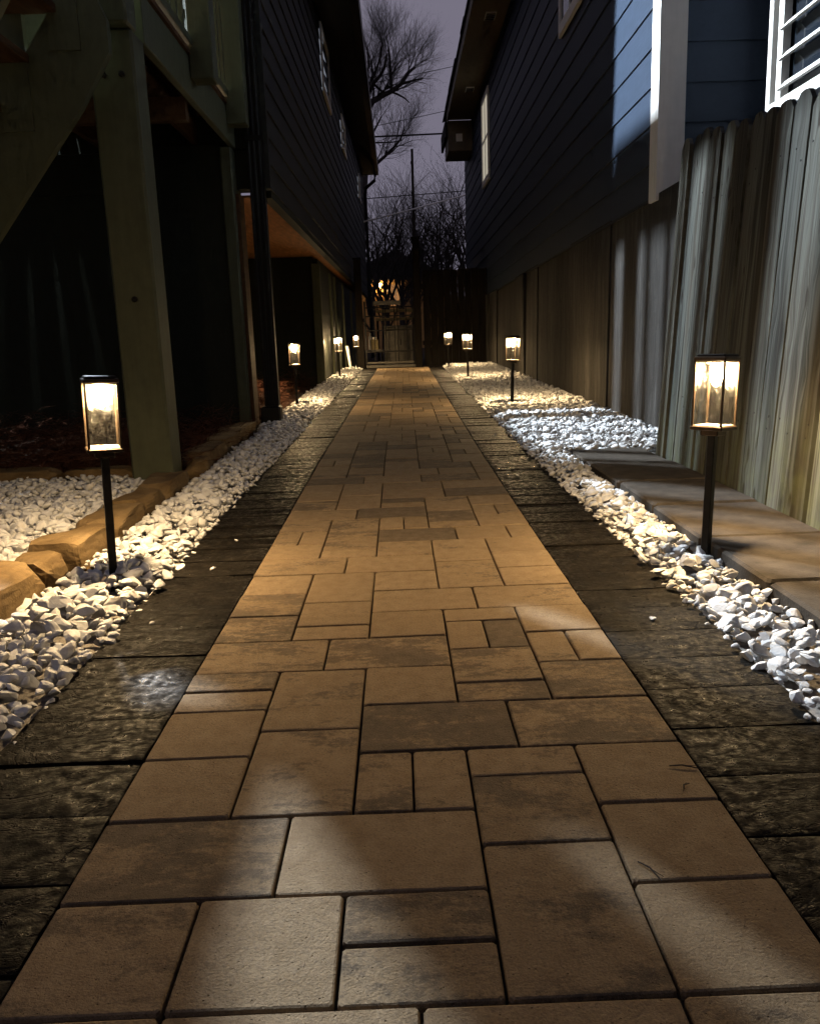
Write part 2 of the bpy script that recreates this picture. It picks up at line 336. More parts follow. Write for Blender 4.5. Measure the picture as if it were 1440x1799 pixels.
M = dict(
    paver=paver_mat(), border=border_mat(), chip=stone_mat(), sand=sandstone_mat(), picket=wood_fence_mat(), conc=concrete_mat(),
    soil=simple('dark_soil', (0.030, 0.022, 0.016), 0.95, 0.4, 9, 0.6, 70),
    joint=simple('joint_sand', (0.026, 0.021, 0.016), 0.95, 0.35, 30, 0.6, 120),
    bed=simple('stone_dust_bed', (0.16, 0.145, 0.13), 0.95, 0.45, 40, 0.7, 140),
    black=simple('black_powder_coat', (0.012, 0.011, 0.010), 0.42, 0.2, 30, 0.1, 300),
    bronze=simple('dark_bronze_metal', (0.035, 0.024, 0.016), 0.38, 0.25, 40, 0.1, 300, 0.6),
    white_plate=simple('white_reflector', (0.26, 0.24, 0.20), 0.35, 0.06, 40, 0.05, 200),
    glass=glass_mat(), bulb=emit('lit_filament_bulb', WARM, BULB), led=emit('lantern_led_ring', WARM, LED),
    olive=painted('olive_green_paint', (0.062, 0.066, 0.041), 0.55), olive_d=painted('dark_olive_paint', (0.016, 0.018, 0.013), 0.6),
    charcoal=painted('charcoal_siding_paint', (0.020, 0.0205, 0.019), 0.6, (6, 1.2, 14)),
    navy=painted('blue_grey_siding_paint', (0.023, 0.032, 0.049), 0.55, (10, 1.2, 16), 0.12),
    trim=painted('white_trim_paint', (0.66, 0.64, 0.60), 0.5, (10, 10, 1.0), 0.06, 0.2),
    soffit=painted('tan_soffit_paint', (0.12, 0.098, 0.068), 0.6, (6, 1, 6)),
    shingle=simple('dark_shingle', (0.022, 0.021, 0.021), 0.9, 0.35, 14, 0.6, 120),
    ply=simple('bare_plywood', (0.38, 0.17, 0.065), 0.7, 0.35, 3.0, 0.3, 40, 0.0, (9, 1.2, 9)),
    deckwood=simple('stained_deck_wood', (0.06, 0.032, 0.016), 0.75, 0.3, 4, 0.3, 40, 0.0, (9, 1.2, 9)),
    slab=simple('dark_retaining_slab', (0.040, 0.033, 0.026), 0.85, 0.35, 14, 0.6, 130),
    straw=simple('pine_straw', (0.070, 0.026, 0.013), 0.85, 0.5, 30, 0.0, 50),
    bark=simple('dark_bark', (0.036, 0.031, 0.029), 0.9, 0.3, 9, 0.5, 40),
    pole=simple('creosote_pole', (0.022, 0.018, 0.014), 0.9, 0.3, 6, 0.4, 40),
    wire=simple('pale_wire', (0.75, 0.74, 0.74), 0.6, 0.1), wire_d=simple('dark_wire', (0.02, 0.02, 0.02), 0.7, 0.1),
    fence_d=simple('dark_stained_board', (0.009, 0.007, 0.005), 0.8, 0.35, 6, 0.4, 60, 0.0, (8, 8, 0.8)),
    hedge=simple('dark_brush', (0.014, 0.014, 0.009), 0.95, 0.4, 3, 0.8, 12),
    wglass=window_mat(), blind=simple('pale_window_blind', (0.55, 0.55, 0.55), 0.7, 0.08, 20),
    metal=simple('galvanised_metal', (0.10, 0.092, 0.080), 0.45, 0.25, 12, 0.2, 80, 0.3),
    carton=simple('pale_carton', (0.20, 0.16, 0.085), 0.8, 0.15, 14), whitebox=simple('white_plastic', (0.62, 0.60, 0.56), 0.5, 0.1, 10),
    stucco=simple('ochre_stucco', (0.42, 0.25, 0.10), 0.9, 0.2, 8), porch=emit('lit_porch_globe', COOL, PORCH),
    far_warm=emit('far_warm_porch_bulb', (1.0, 0.62, 0.26), 260.0), far_cool=emit('far_cool_yard_bulb', (0.62, 0.95, 0.92), 60.0),
    lit_win=emit('far_lit_window', (1.0, 0.45, 0.16), 0.35), sky_pane=emit('sky_glow_pane', (0.78, 0.85, 1.0), 0.22), lit_room=emit('lit_room_window', (1.0, 0.90, 0.72), 0.42),
)

# ------------------------------------------------------------------ ground
gb = MB()
ys = [-6, 0, 3, 8, 14, 20, 30, 45, 60, 90, 300]
def gh(y): return g(min(y, 20)) if y <= 45 else g(20) + 0.05 * (y - 45)
for y in ys: gb.v += [(-300, y, gh(y) - 0.055), (300, y, gh(y) - 0.055)]
for i in range(len(ys) - 1): gb.f.append((2 * i, 2 * i + 1, 2 * i + 3, 2 * i + 2))
gb.build('ground', M['soil'], kind='structure', label='bare dark soil under the whole yard')

Y0, Y1 = 0.33, 16.6
def strip(name, xs, ya, yb, z, m, step=0.5, **kw):
    b = MB(); n = max(2, int((yb - ya) / step) + 1)
    for i in range(n):
        y = ya + (yb - ya) * i / (n - 1); x0, x1 = xs
        b.v += [(x0 + cx(y), y, z + g(y)), (x1 + cx(y), y, z + g(y))]
    for i in range(n - 1): b.f.append((2 * i, 2 * i + 1, 2 * i + 3, 2 * i + 2))
    return b.build(name, m, **kw)
path = strip('path', (-0.80, 0.80), -2.0, Y1, -0.014, M['joint'], kind='structure', label='paved garden walk running between the two houses')

# ------------------------------------------------------------------ tan pavers: laid on a 10 cm module
U = 0.1008; YB = 0.829
LAID = '''0 2 0 2|2 2 0 2|4 2 0 1|6 2 0 3|8 2 0 2|4 2 1 1|0 3 2 2|3 3 2 2|8 2 2 2|6 2 3 2|0 2 4 2|5 1 4 2|2 2 4 3|4 1 4 2|8 2 4 2|6 2 5 1|0 2 6 2|4 3 6 2|7 3 6 2|
2 2 7 3|0 2 8 1|4 2 8 2|8 2 8 2|6 2 8 1|0 2 9 1|6 2 9 2|0 3 10 2|3 3 10 2|9 1 10 2|8 1 10 2|7 1 11 2|6 1 11 2|8 2 12 2|4 2 12 2|0 2 12 2|2 2 12 1|6 2 13 1|2 2 13 2|
7 3 14 2|0 2 14 2|4 3 14 2|2 2 15 3|8 2 16 2|6 2 16 3|0 2 16 2|4 2 16 2|8 2 18 2|3 3 18 2|0 3 18 2|6 2 19 3|8 2 20 2|4 2 20 2|2 2 20 1|0 2 20 2|2 2 21 2|9 1 22 2|7 2 22 2|
4 3 22 2|1 1 22 2|0 1 22 2|2 2 23 3|8 2 24 2|6 2 24 1|5 1 24 2|4 1 24 2|0 2 24 2|6 2 25 2|9 1 26 2|8 1 26 2|3 3 26 2|0 3 26 2|6 2 27 3|8 2 28 2|4 2 28 1|2 2 28 3|0 2 28 2|4 2 29 1|
7 3 30 2|4 3 30 2|0 2 30 2|2 2 31 3|0 2 32 2|5 3 -2 2|8 2 -2 2|2 3 -2 2|0 2 -2 2'''
DARK = {(4, 0): .55, (4, 1): .60, (0, 2): .62, (6, 3): .58, (4, 6): .72, (7, 6): .60, (4, 4): .55, (6, 8): .64, (0, 9): .62, (0, 10): .52, (3, 10): .60, (7, 11): .80,
        (0, 12): .64, (0, 14): .60, (4, 22): .85, (3, 26): .80, (6, 25): .72, (7, 30): .82, (0, 28): .62, (4, 29): .85, (2, 23): .55, (8, 8): .62, (0, 0): .50, (6, 9): .55}
rows = int((Y1 - 0.02 - YB) / U)
occ = {}
tiles = []
def put(c, w, k, d):
    for i in range(w):
        for j in range(d): occ[(c + i, k + j)] = True
    tiles.append((c, w, k, d))
for t in LAID.replace('\n', '').split('|'):
    c, w, k, d = map(int, t.split())
    if any((c + i, k + j) in occ for i in range(w) for j in range(d)): continue
    put(c, w, k, d)
SZ = [(2, 2)] * 6 + [(3, 2)] * 4 + [(2, 3)] * 3 + [(2, 1)] * 3 + [(1, 2)] * 3
for k in range(-4, rows):
    for c in range(10):
        if (c, k) in occ: continue
        opts = SZ[:]; random.shuffle(opts); opts += [(1, 1)]
        for w, d in opts:
            if c + w > 10 or k + d > rows: continue
            if w < 3 and c + w < 10 and (c + w, k) not in occ and ((c + w + 1, k) in occ or c + w + 1 >= 10) and random.random() < 0.7 and w != 1: continue
            if any((c + i, k + j) in occ for i in range(w) for j in range(d)): continue
            put(c, w, k, d); break
def paver_mesh(w, d, v):
    b = MB(); hw, hd = w * 0.05 - 0.0021, d * U / 2 - 0.0024; c = 0.0055; q = 0.004
    def ring(i, z, jit=0.0):
        pts = [(-hw + i + q, -hd + i), (hw - i - q, -hd + i), (hw - i, -hd + i + q), (hw - i, hd - i - q), (hw - i - q, hd - i), (-hw + i + q, hd - i), (-hw + i, hd - i - q), (-hw + i, -hd + i + q)]
        return [(x + rr(-jit, jit), y + rr(-jit, jit), z + rr(-jit, jit) * 0.4) for x, y in pts]
    for i, z, j in ((0, -0.05, 0), (0, -0.0055, 0.0005), (0.0012, -0.0014, 0.0006), (0.0038, 0.0, 0.0007)): b.v += ring(i, z, j)
    for l in range(3):
        for i in range(8):
            j = (i + 1) % 8; b.f.append((l * 8 + i, l * 8 + j, l * 8 + 8 + j, l * 8 + 8 + i))
    b.f.append(tuple(24 + i for i in range(8)))
    return b
PM = {}
tiles.sort(key=lambda t: t[2])
tiles = [t for t in tiles if t[2] >= -5]
far_v, far_f = MB(), None
slope = math.atan(0.0085); drift = -math.atan(0.008)
npv = 0
for (c, w, k, d) in tiles:
    y = YB + (k + d / 2) * U; x = -0.5 + (c + w / 2) * 0.1
    loc = (x + cx(y), y, g(y) + rr(-0.0014, 0.0012)); rot = (rr(-.004, .004) + (slope if y > 3 else 0), rr(-.005, .005), rr(-.003, .003) + (drift if y > 5 else 0))
    vi = random.randrange(3)
    if k >= -2 and npv < 300:
        npv += 1
        if (w, d, vi) not in PM: PM[(w, d, vi)] = paver_mesh(w, d, vi).mesh('paver', M['paver'])
        o = link('paver', PM[(w, d, vi)], path, loc, rot)
        dk = DARK.get((c, k), rr(0.22, 0.50) if y < 4.3 else (rr(0.62, 0.9) if random.random() < 0.25 else rr(0.1, 0.52)))
        o.color = (dk, rr(0, 1), 0, 1)
    elif k >= -2:
        b = paver_mesh(w, d, vi); mtx = Matrix.Translation(loc) @ Euler(rot).to_matrix().to_4x4(); o0 = len(far_v.v)
        far_v.v += [tuple(mtx @ Vector(p)) for p in b.v]; far_v.f += [tuple(i + o0 for i in f) for f in b.f]
fo = far_v.build('far_paving', M['paver'], path, kind='stuff'); fo.color = (0.3, 0.5, 0, 1)

# dark cleft border pavers, one soldier course on each side
def cleft_mesh(seed):
    r = np.random.default_rng(seed); W, D = 0.290, 0.1738; nx, ny = 13, 9; b = MB()
    ph = r.uniform(0, 6.28, 6); fq = r.uniform(18, 75, 6); am = r.uniform(0.3, 1.0, 6) / (fq / 25); wx = r.uniform(2, 9, 6)
    fx = [0] + [0.014 + 0.972 * i / (nx - 2) for i in range(nx - 1)] + [1]; fy = [0] + [0.024 + 0.952 * i / (ny - 2) for i in range(ny - 1)] + [1]
    for j in range(ny + 1):
        for i in range(nx + 1):
            x = -W / 2 + W * fx[i]; y = -D / 2 + D * fy[j]
            z = sum(am[q] * math.sin(fq[q] * (y + 0.016 * math.sin(wx[q] * x * 3 + ph[q])) + ph[q]) for q in range(6)) * 0.0019
            e = min(i, nx - i, j, ny - j)
            z = z - 0.002
            if e == 0: z -= 0.0016
            b.v.append((x, y, z))
    R = nx + 1
    for j in range(ny):
        for i in range(nx): b.f.append((j * R + i, j * R + i + 1, (j + 1) * R + i + 1, (j + 1) * R + i))
    edge = [i for i in range(R)] + [j * R + nx for j in range(1, ny + 1)] + [ny * R + i for i in range(nx - 1, -1, -1)] + [j * R for j in range(ny - 1, 0, -1)]
    o = len(b.v); L = len(edge); b.v += [b.v[e] for e in edge] + [(b.v[e][0], b.v[e][1], -0.05) for e in edge]
    for i in range(L):
        j = (i + 1) % L; b.f.append((o + i, o + L + i, o + L + j, o + j))
    return b.mesh('border_paver', M['border'], smooth=True)
CL = [cleft_mesh(40 + i) for i in range(7)]
y = 0.46; k = 0
while y < Y1 - 0.1:
    for s in (-1, 1):
        yy = y + (0.05 if s > 0 else 0.0); x = s * 0.647
        o = link('border_paver', CL[random.randrange(7)], path, (x + cx(yy), yy, g(yy) + rr(-.002, .0015)),
                 (rr(-.003, .003) + (slope if yy > 3 else 0), rr(-.003, .003), (math.pi if random.random() < .5 else 0) + rr(-.004, .004) + (drift if yy > 5 else 0)))
    y += 0.1775

# ------------------------------------------------------------------ white marble gravel
def chip_variant(seed, sub):
    r = np.random.default_rng(seed); bm = bmesh.new(); bmesh.ops.create_icosphere(bm, subdivisions=sub, radius=1.0)
    V = np.array([v.co[:] for v in bm.verts]); F = np.array([[v.index for v in f.verts] for f in bm.faces]); bm.free()
    for _ in range(11):
        n = r.normal(size=3); n /= np.linalg.norm(n); d = r.uniform(0.36, 0.76)
        t = V @ n; m = t > d; V[m] -= np.outer(t[m] - d, n)
    V += r.normal(size=V.shape) * (0.012 if sub > 1 else 0.03)
    if sub > 1:
        W = V.copy(); cnt = np.ones(len(V))
        for f in F:
            for i in range(3): W[f[i]] += V[f[(i + 1) % 3]]; cnt[f[i]] += 1
        V = V * 0.78 + 0.22 * W / cnt[:, None]
    V /= np.abs(V).max(); V *= np.array([1.0, r.uniform(0.6, 0.85), r.uniform(0.42, 0.7)])
    return V.astype(np.float32), F
CH2 = [chip_variant(100 + i, 2) for i in range(14)]; CH1 = [chip_variant(200 + i, 1) for i in range(14)]
CHM = [np_mesh('stone', V, F, M['chip']) for V, F in CH2]
for me in CHM: me.polygons.foreach_set('use_smooth', [False] * len(me.polygons))
def eulm(a, b, c):
    return np.array(Euler((a, b, c)).to_matrix())
def gravel(bed, regions, nsingle, size, heap):
    pts = []
    for (x0, x1, ya, yb) in regions:
        y = ya
        while y < yb:
            s = 0.030 * (1.0 if y < 7 else 1.25)
            x = x0
            while x < x1:
                px, py = x + rr(-.5, .5) * s, y + rr(-.5, .5) * s
                e = min(px - x0, x1 - px, 0.10)
                R = min(0.043, max(0.012, random.lognormvariate(math.log(size), 0.42))) * (1.0 if y < 7 else 1.15)
                if px - R * .8 < x0 or px + R * .8 > x1: R *= 0.75
                z = heap * max(0, e) / 0.10 + rr(-0.012, 0.018)
                pts.append((px + cx(py), py, g(py) + z, R)); x += s
            y += s
    vis = []
    for i, (x, y, z, R) in enumerate(pts):
        q = project((x, y, z))
        if q and -20 < q[0] < 1460 and q[1] < 1820: vis.append((R / math.hypot(x, y), i))
    vis.sort(reverse=True); single = {i for _, i in vis[:nsingle]}
    VV, FF, o = [], [], 0
    for i, (x, y, z, R) in enumerate(pts):
        e = (rr(-.6, .6), rr(-.6, .6), rr(0, 6.28))
        if i in single:
            ob = link('stone', CHM[random.randrange(14)], bed, (x, y, z), e); ob.scale = (R, R, R)
        else:
            V, F = (CH2 if y < 3.2 else CH1)[random.randrange(14)]
            VV.append((V * R) @ eulm(*e).T + np.array((x, y, z))); FF.append(F + o); o += len(V)
    link('gravel', np_mesh('gravel', np.concatenate(VV), np.concatenate(FF), M['chip']), bed, kind='stuff')
bedL = strip('gravel_bed', (-1.22, -0.79), 0.9, Y1, -0.03, M['bed'], kind='structure', label='white gravel strip on the left between border pavers and sandstone edging')
gravel(bedL, [(-1.12, -0.785, 1.0, 6.9), (-1.18, -0.785, 6.9, Y1)], 300, 0.0225, 0.028)
bedR = strip('gravel_bed', (0.79, 1.84), 0.9, Y1, -0.032, M['bed'], kind='structure', label='white gravel bed on the right widening along the foundation wall')
gravel(bedR, [(0.785, 1.0, 1.0, 4.97), (0.785, 1.81, 4.97, Y1)], 300, 0.0225, 0.028)
bedC = strip('gravel_bed', (-3.0, -1.28), 2.0, 4.62, -0.028, M['bed'], kind='structure', label='square patch of white gravel behind the sandstone edging beside the porch post')
gravel(bedC, [(-3.0, -1.3, 2.0, 4.58)], 150, 0.0245, 0.02)

for bed, sx in ((bedL, -1), (bedR, 1)):      # a few stones kicked onto the border
    for q in range(4):
        yy = rr(1.3, 6.0); R_ = rr(.007, .016)
        o = link('stone', CHM[random.randrange(14)], bed, (sx * rr(.60, .785), yy, g(yy) + R_ * .35), (rr(-.3, .3), rr(-.3, .3), rr(0, 6.28))); o.scale = (R_, R_, R_)
# ------------------------------------------------------------------ sandstone edging
def rock_mesh(lx, ly, lz, seed):
    """a split block: a subdivided box with its corners and faces knocked off along random planes"""
    r = np.random.default_rng(seed); bm = bmesh.new(); bmesh.ops.create_cube(bm, size=1.0)
    bmesh.ops.subdivide_edges(bm, edges=bm.edges[:], cuts=7, use_grid_fill=True)
    V = np.array([v.co[:] for v in bm.verts]) * np.array((lx, ly, lz))
    for _ in range(34):
        n = r.normal(size=3) * np.array((1.0, 0.75, 1.1)); n /= np.linalg.norm(n)
        t = V @ n; m = t.max(); d = m - r.uniform(0.004, 0.020) * (1.8 if abs(n).max() < 0.86 else 0.6)
        k = t > d; V[k] -= np.outer(t[k] - d, n)
    ph = r.uniform(0, 6.28, 5); fr = r.normal(size=(5, 3)) * 22
    V += np.stack([sum(np.sin(V @ fr[i] + ph[i] + q) for i in range(5)) for q in range(3)], 1) * 0.0016
    V += r.normal(size=V.shape) * 0.0009
    for v, c in zip(bm.verts, V): v.co = c
    me = bpy.data.meshes.new('stone'); bmesh.ops.recalc_face_normals(bm, faces=bm.faces); bm.to_mesh(me); bm.free(); me.materials.append(M['sand'])
    return me
ed = thing('stone_edging', 'row of rough tan sandstone blocks beside the left gravel strip', 'edging')
for i, (x, ya, yb, w, h) in enumerate([(-1.26, 1.75, 2.62, .24, .15), (-1.22, 2.63, 2.84, .15, .11), (-1.21, 2.83, 3.20, .19, .13), (-1.205, 3.19, 3.62, .17, .12), (-1.22, 3.60, 3.97, .19, .13), (-1.215, 3.96, 4.45, .18, .125), (-1.19, 4.72, 5.0, .15, .12),
                                       (-1.24, 5.0, 5.62, .19, .13), (-1.26, 5.62, 6.2, .18, .12), (-1.27, 6.2, 7.0, .18, .11)]):
    link('stone', rock_mesh(w, yb - ya, h, 300 + i), ed, (x, (ya + yb) / 2, g(ya) + h * 0.17), (rr(-.03, .03), rr(-.06, .06), rr(-.03, .03)))
ed2 = thing('stone_edging', 'low sandstone edging between gravel patch and pine straw', 'edging')
for i, (xa, xb) in enumerate([(-3.1, -2.42), (-2.42, -1.9), (-1.9, -1.48)]):
    link('stone', rock_mesh(.16, xb - xa, .10, 330 + i), ed2, ((xa + xb) / 2, 4.66, g(4.6) + 0.025), (0, rr(-.03, .03), math.pi / 2 + rr(-.03, .03)))
ed3 = thing('stone_edging', 'short sandstone block at the foot of the second left lantern', 'edging')
link('stone', rock_mesh(.13, .55, .09, 341), ed3, (-1.22, 8.2, g(8.2) + 0.02), (0, 0, 0.05))

# pine straw
def straw(name, regs, n, label):
    V, F = [], []
    for _ in range(n):
        x0, x1, ya, yb, hz = regs[random.randrange(len(regs))]
        p = Vector((rr(x0, x1), rr(ya, yb), 0)); p.z = g(p.y) + rr(-0.03, 1) ** 2 * hz
        a = rr(0, 6.28); L = rr(.10, .26); d = Vector((math.cos(a), math.sin(a), rr(-.25, .35))); w = Vector((-math.sin(a), math.cos(a), rr(-1, 1))).normalized() * rr(.0009, .0018)
        b = len(V); sag = rr(-.03, .04)
        for t in (0, .5, 1):
            q = p + d * (L * t) + Vector((0, 0, sag * (1 - (2 * t - 1) ** 2)))
            V += [tuple(q - w), tuple(q + w)]
        F += [(b, b + 1, b + 3, b + 2), (b + 2, b + 3, b + 5, b + 4)]
    return link(name, np_mesh(name, np.array(V), np.array(F), M['straw']), None, kind='stuff', label=label)
straw('pine_straw', [(-3.6, -1.28, 4.75, 7.1, .20), (-2.4, -1.25, 4.75, 6.6, .12)], 9000, 'reddish brown pine straw heaped under the wooden deck')
straw('pine_straw', [(-2.6, -1.2, 7.4, 12.6, .22), (-1.6, -1.2, 7.4, 9.0, .25)], 5000, 'brown pine straw under the raised house beside second lantern')

# ------------------------------------------------------------------ retaining slabs by the fence
lg = thing('stone_ledge', 'low ledge of dark concrete slabs along the wooden fence', 'ledge')
seams = [4.97, 4.38, 3.82, 3.30, 2.76, 2.24, 1.72, 1.20]
for i in range(len(seams) - 1):
    b = MB().cbox(1.005 + rr(-.012, .012), 1.435, seams[i + 1] + .004, seams[i] - .004, -.06, .052 + rr(-.006, .006), .009)
    b.build('slab', M['slab'], lg)

# ------------------------------------------------------------------ wooden fence
FL = 0.060
fn = thing('fence', 'tall weathered dog-eared picket fence lit by lantern on the right', 'fence')
NAIL = MB().lathe([(.004, -.001), (.004, .0015)], 6).mesh('nail', M['black'])
def ftop(y): return 1.70 + 0.095 * (y - 4.69)
y = 4.72; i = 0
while y > 0.9:
    w = rr(.132, .146); h = ftop(y - w / 2) + rr(-.012, .012); hw = w / 2; e = .042
    b = MB().prism([(-hw, 0.0), (hw, 0.0), (hw, h - e), (hw - e * .8, h - .004), (hw - e * 1.5, h), (-hw + e * 1.5, h), (-hw + e * .8, h - .004), (-hw, h - e)], 0, 0, .019)
    o = b.build('picket', M['picket'], fn); o.location = (1.447 + rr(-.010, .008), y - hw, 0.01); o.rotation_euler = (rr(-.004, .004), FL + rr(-.004, .004), rr(-.05, .02))
    for zz in (0.33, 0.38, 1.33, 1.38): link('nail', NAIL, o, (-.0005, rr(-.045, .045), zz), (0, -math.pi / 2, 0))
    y -= w + rr(.007, .013); i += 1
for z in (0.35, 1.35):
    MB().box(1.475 + z * FL, 1.515 + z * FL, 0.9, 4.68, z - .045, z + .045).build('rail', M['picket'], fn)
for yy in (4.62, 2.3):
    MB().hexa([(1.52, yy, -.05), (1.61, yy, -.05), (1.61, yy + .09, -.05), (1.52, yy + .09, -.05), (1.625, yy, 1.62), (1.715, yy, 1.62), (1.715, yy + .09, 1.62), (1.625, yy + .09, 1.62)]).build('fence_post', M['picket'], fn)

# ------------------------------------------------------------------ lanterns on stakes
def lantern(name, label):
    t = thing(name, label, 'path light', group='lanterns along the walk')
    MB().cbox(-.0125, .0125, -.0125, .0125, -.12, .412, .002).build('stake', M['black'], t)
    MB().cbox(-.030, .030, -.030, .030, .405, .425, .003).build('collar', M['bronze'], t)
    MB().cbox(-.054, .054, -.054, .054, .423, .437, .003).build('base_plate', M['bronze'], t)
    MB().cbox(-.045, .045, -.045, .045, .4365, .4395, .001).build('reflector', M['white_plate'], t)
    for sx in (-1, 1):
        for sy in (-1, 1):
            MB().cbox(sx * .0475 - .0034, sx * .0475 + .0034, sy * .0475 - .0034, sy * .0475 + .0034, .436, .640, .001).build('corner_post', M['bronze'], t)
    for a in range(4):
        o = MB().box(-.0432, .0432, .0462, .0480, .4375, .637).build('glass_pane', M['glass'], t); o.rotation_euler = (0, 0, a * math.pi / 2)
    cap = MB().cbox(-.0535, .0535, -.0535, .0535, .638, .652, .003).build('cap', M['bronze'], t)
    MB().cbox(-.046, .046, -.046, .046, .6335, .638, .001).build('cap_reflector', M['white_plate'], cap)
    MB().cbox(-.047, .047, -.047, .047,   .6515, .660, .003).build('solar_panel', M['black'], cap)
    MB().lathe([(.010, .6335), (.011, .632), (.011, .629)], 10).build('bulb_socket', M['bronze'], t)
    MB().lathe([(.0095, .6288), (.016, .622), (.0195, .603), (.018, .583), (.012, .568), (.003, .560)], 7).build('bulb', M['bulb'], t, smooth=True)
    ring = MB(); n = 12
    for k in range(n):
        a = 2 * math.pi * k / n; ring.v += [(.020 * math.cos(a), .020 * math.sin(a), .6325), (.034 * math.cos(a), .034 * math.sin(a), .6325)]
    for k in range(n): j = (k + 1) % n; ring.f.append((2 * k, 2 * j, 2 * j + 1, 2 * k + 1))
    ring.build('led_ring', M['led'], t)
    return t
LN = [(-.951, 2.644, .035, 24, 'large black lantern in left foreground in front of the olive porch post'),
      (.978, 2.632, .045, 43, 'large bronze lantern in right foreground in front of the picket fence'),
      (-1.066, 8.81, .01, 15, 'second left lantern beside the black downspout and pine straw'),
      (1.075, 8.05, .03, 20, 'second right lantern before the parged foundation wall'),
      (-.929, 13.49, 0, 30, 'third left lantern by the lower house wall'),
      (1.003, 12.23, 0, 35, 'third right lantern near the end of the foundation wall'),
      (-.78, 16.3, 0, 10, 'farthest left lantern beside the gate'),
      (.93, 15.6, 0, 40, 'farthest right lantern in front of the dark board fence')]
proto = lantern('path_lantern', LN[0][4])
for i, (x, y, lean, rz, lab) in enumerate(LN):
    t = proto if i == 0 else copy_tree(proto)
    t['label'] = lab; t.location = (x, y, g(y) + .004); t.rotation_euler = (0, lean, math.radians(rz))

# ------------------------------------------------------------------ left house (raised, charcoal siding)
def wxl(y): return -1.0 + 0.0115 * (y - 7.2)
def lap_boards(parent, m, plane, a0, a1, z0, z1, e, off, dz=0.0, sgn=1):
    """clapboards; plane 'x': wall facing +-x running along y; plane 'y': wall facing -y running along x. off(a): wall coordinate"""
    z = z0
    while z < z1 - 0.02:
        zt = min(z + e + 0.012, z1); b = MB(); P = []
        for zz, th in ((z, .020), (zt, .006)):
            for a, s in ((a0, 0), (a1, 1)):
                pass
        def pt(a, th, zz): 
            zz += dz * (a - a0)
            return (off(a) + sgn * th, a, zz) if plane == 'x' else (a, off(a) - th, zz)
        b.hexa([pt(a0, -.012, z), pt(a0, .020, z), pt(a1, .020, z), pt(a1, -.012, z), pt(a0, -.012, zt), pt(a0, .006, zt), pt(a1, .006, zt), pt(a1, -.012, zt)])
        b.build('siding_board', m, parent); z += e
HL = thing('raised_house', 'dark charcoal clapboard house raised on posts along the left side', 'house', group='houses flanking the walk')
ZL = 1.95; DZ = -0.004
lap_boards(HL, M['charcoal'], 'x', 7.26, 24.6, ZL, 5.15, .205, wxl, DZ)
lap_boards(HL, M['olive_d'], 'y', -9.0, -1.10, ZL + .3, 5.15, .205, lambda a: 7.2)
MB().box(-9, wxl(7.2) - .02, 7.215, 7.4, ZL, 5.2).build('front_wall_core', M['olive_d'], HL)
MB().hexa([(wxl(7.4) - .2, 7.4, ZL + .02), (wxl(7.4) - .014, 7.4, ZL + .02), (wxl(24.6) - .014, 24.6, ZL - .05), (wxl(24.6) - .2, 24.6, ZL - .05), (wxl(7.4) - .2, 7.4, 5.2), (wxl(7.4) - .014, 7.4, 5.2), (wxl(24.6) - .014, 24.6, 5.2), (wxl(24.6) - .2, 24.6, 5.2)]).build('side_wall_core', M['charcoal'], HL)
MB().box(wxl(7.2) - .09, wxl(7.2) + .028, 7.17, 7.27, ZL - .01, 5.2).build('corner_board', M['charcoal'], HL)
# floor underside: plywood sheets and joists seen from below
for i in range(7):
    ya = 7.42 + i * 2.44
    MB().box(-9.0, wxl(ya) - .02, ya + .003, ya + 2.437, ZL - .035, ZL - .015).build('floor_sheet', M['ply'], HL)
MB().hexa([(wxl(7.3) - .07, 7.3, ZL - .06), (wxl(7.3) + .012, 7.3, ZL - .06), (wxl(24.6) + .012, 24.6, ZL - .13), (wxl(24.6) - .07, 24.6, ZL - .13), (wxl(7.3) - .07, 7.3, ZL - .002), (wxl(7.3) + .012, 7.3, ZL - .002), (wxl(24.6) + .012, 24.6, ZL - .072), (wxl(24.6) - .07, 24.6, ZL - .072)]).build('skirt_trim', M['olive_d'], HL)
# lower room behind the open bay
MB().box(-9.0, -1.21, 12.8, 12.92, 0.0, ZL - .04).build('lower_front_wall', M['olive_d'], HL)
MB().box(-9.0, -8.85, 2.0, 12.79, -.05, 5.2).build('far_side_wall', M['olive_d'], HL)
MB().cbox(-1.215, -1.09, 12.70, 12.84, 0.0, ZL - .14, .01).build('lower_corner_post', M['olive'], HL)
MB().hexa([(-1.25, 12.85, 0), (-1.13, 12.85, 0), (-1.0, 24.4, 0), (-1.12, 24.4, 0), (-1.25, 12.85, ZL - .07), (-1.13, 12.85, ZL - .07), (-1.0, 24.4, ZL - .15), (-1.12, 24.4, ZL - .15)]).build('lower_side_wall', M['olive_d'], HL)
for yy in (14.6, 15.5, 17.5, 20.0):
    x = -1.13 + .0113 * (yy - 12.85); MB().cbox(x - .005, x + .035, yy, yy + .09, 0, ZL - .16, .006).build('batten', M['olive'], HL)
# pier at the near corner
MB().box(-2.0, -1.345, 7.10, 7.36, 0.0, ZL + .32).build('pier_panel', M['olive_d'], HL)
MB().cbox(-1.345, -1.25, 7.06, 7.40, 0.0, ZL + .30, .012).build('pier_corner_board', M['olive'], HL)
MB().box(-1.25, -1.222, 7.12, 7.34, 0.03, ZL - .05).build('pier_edge_board', M['deckwood'], HL)
MB().box(-9.0, -2.004, 7.24, 7.37, -.05, 2.24).build('under_deck_dark_sheet', M['olive_d'], HL)  # dark sheet added where only shade shows under the deck
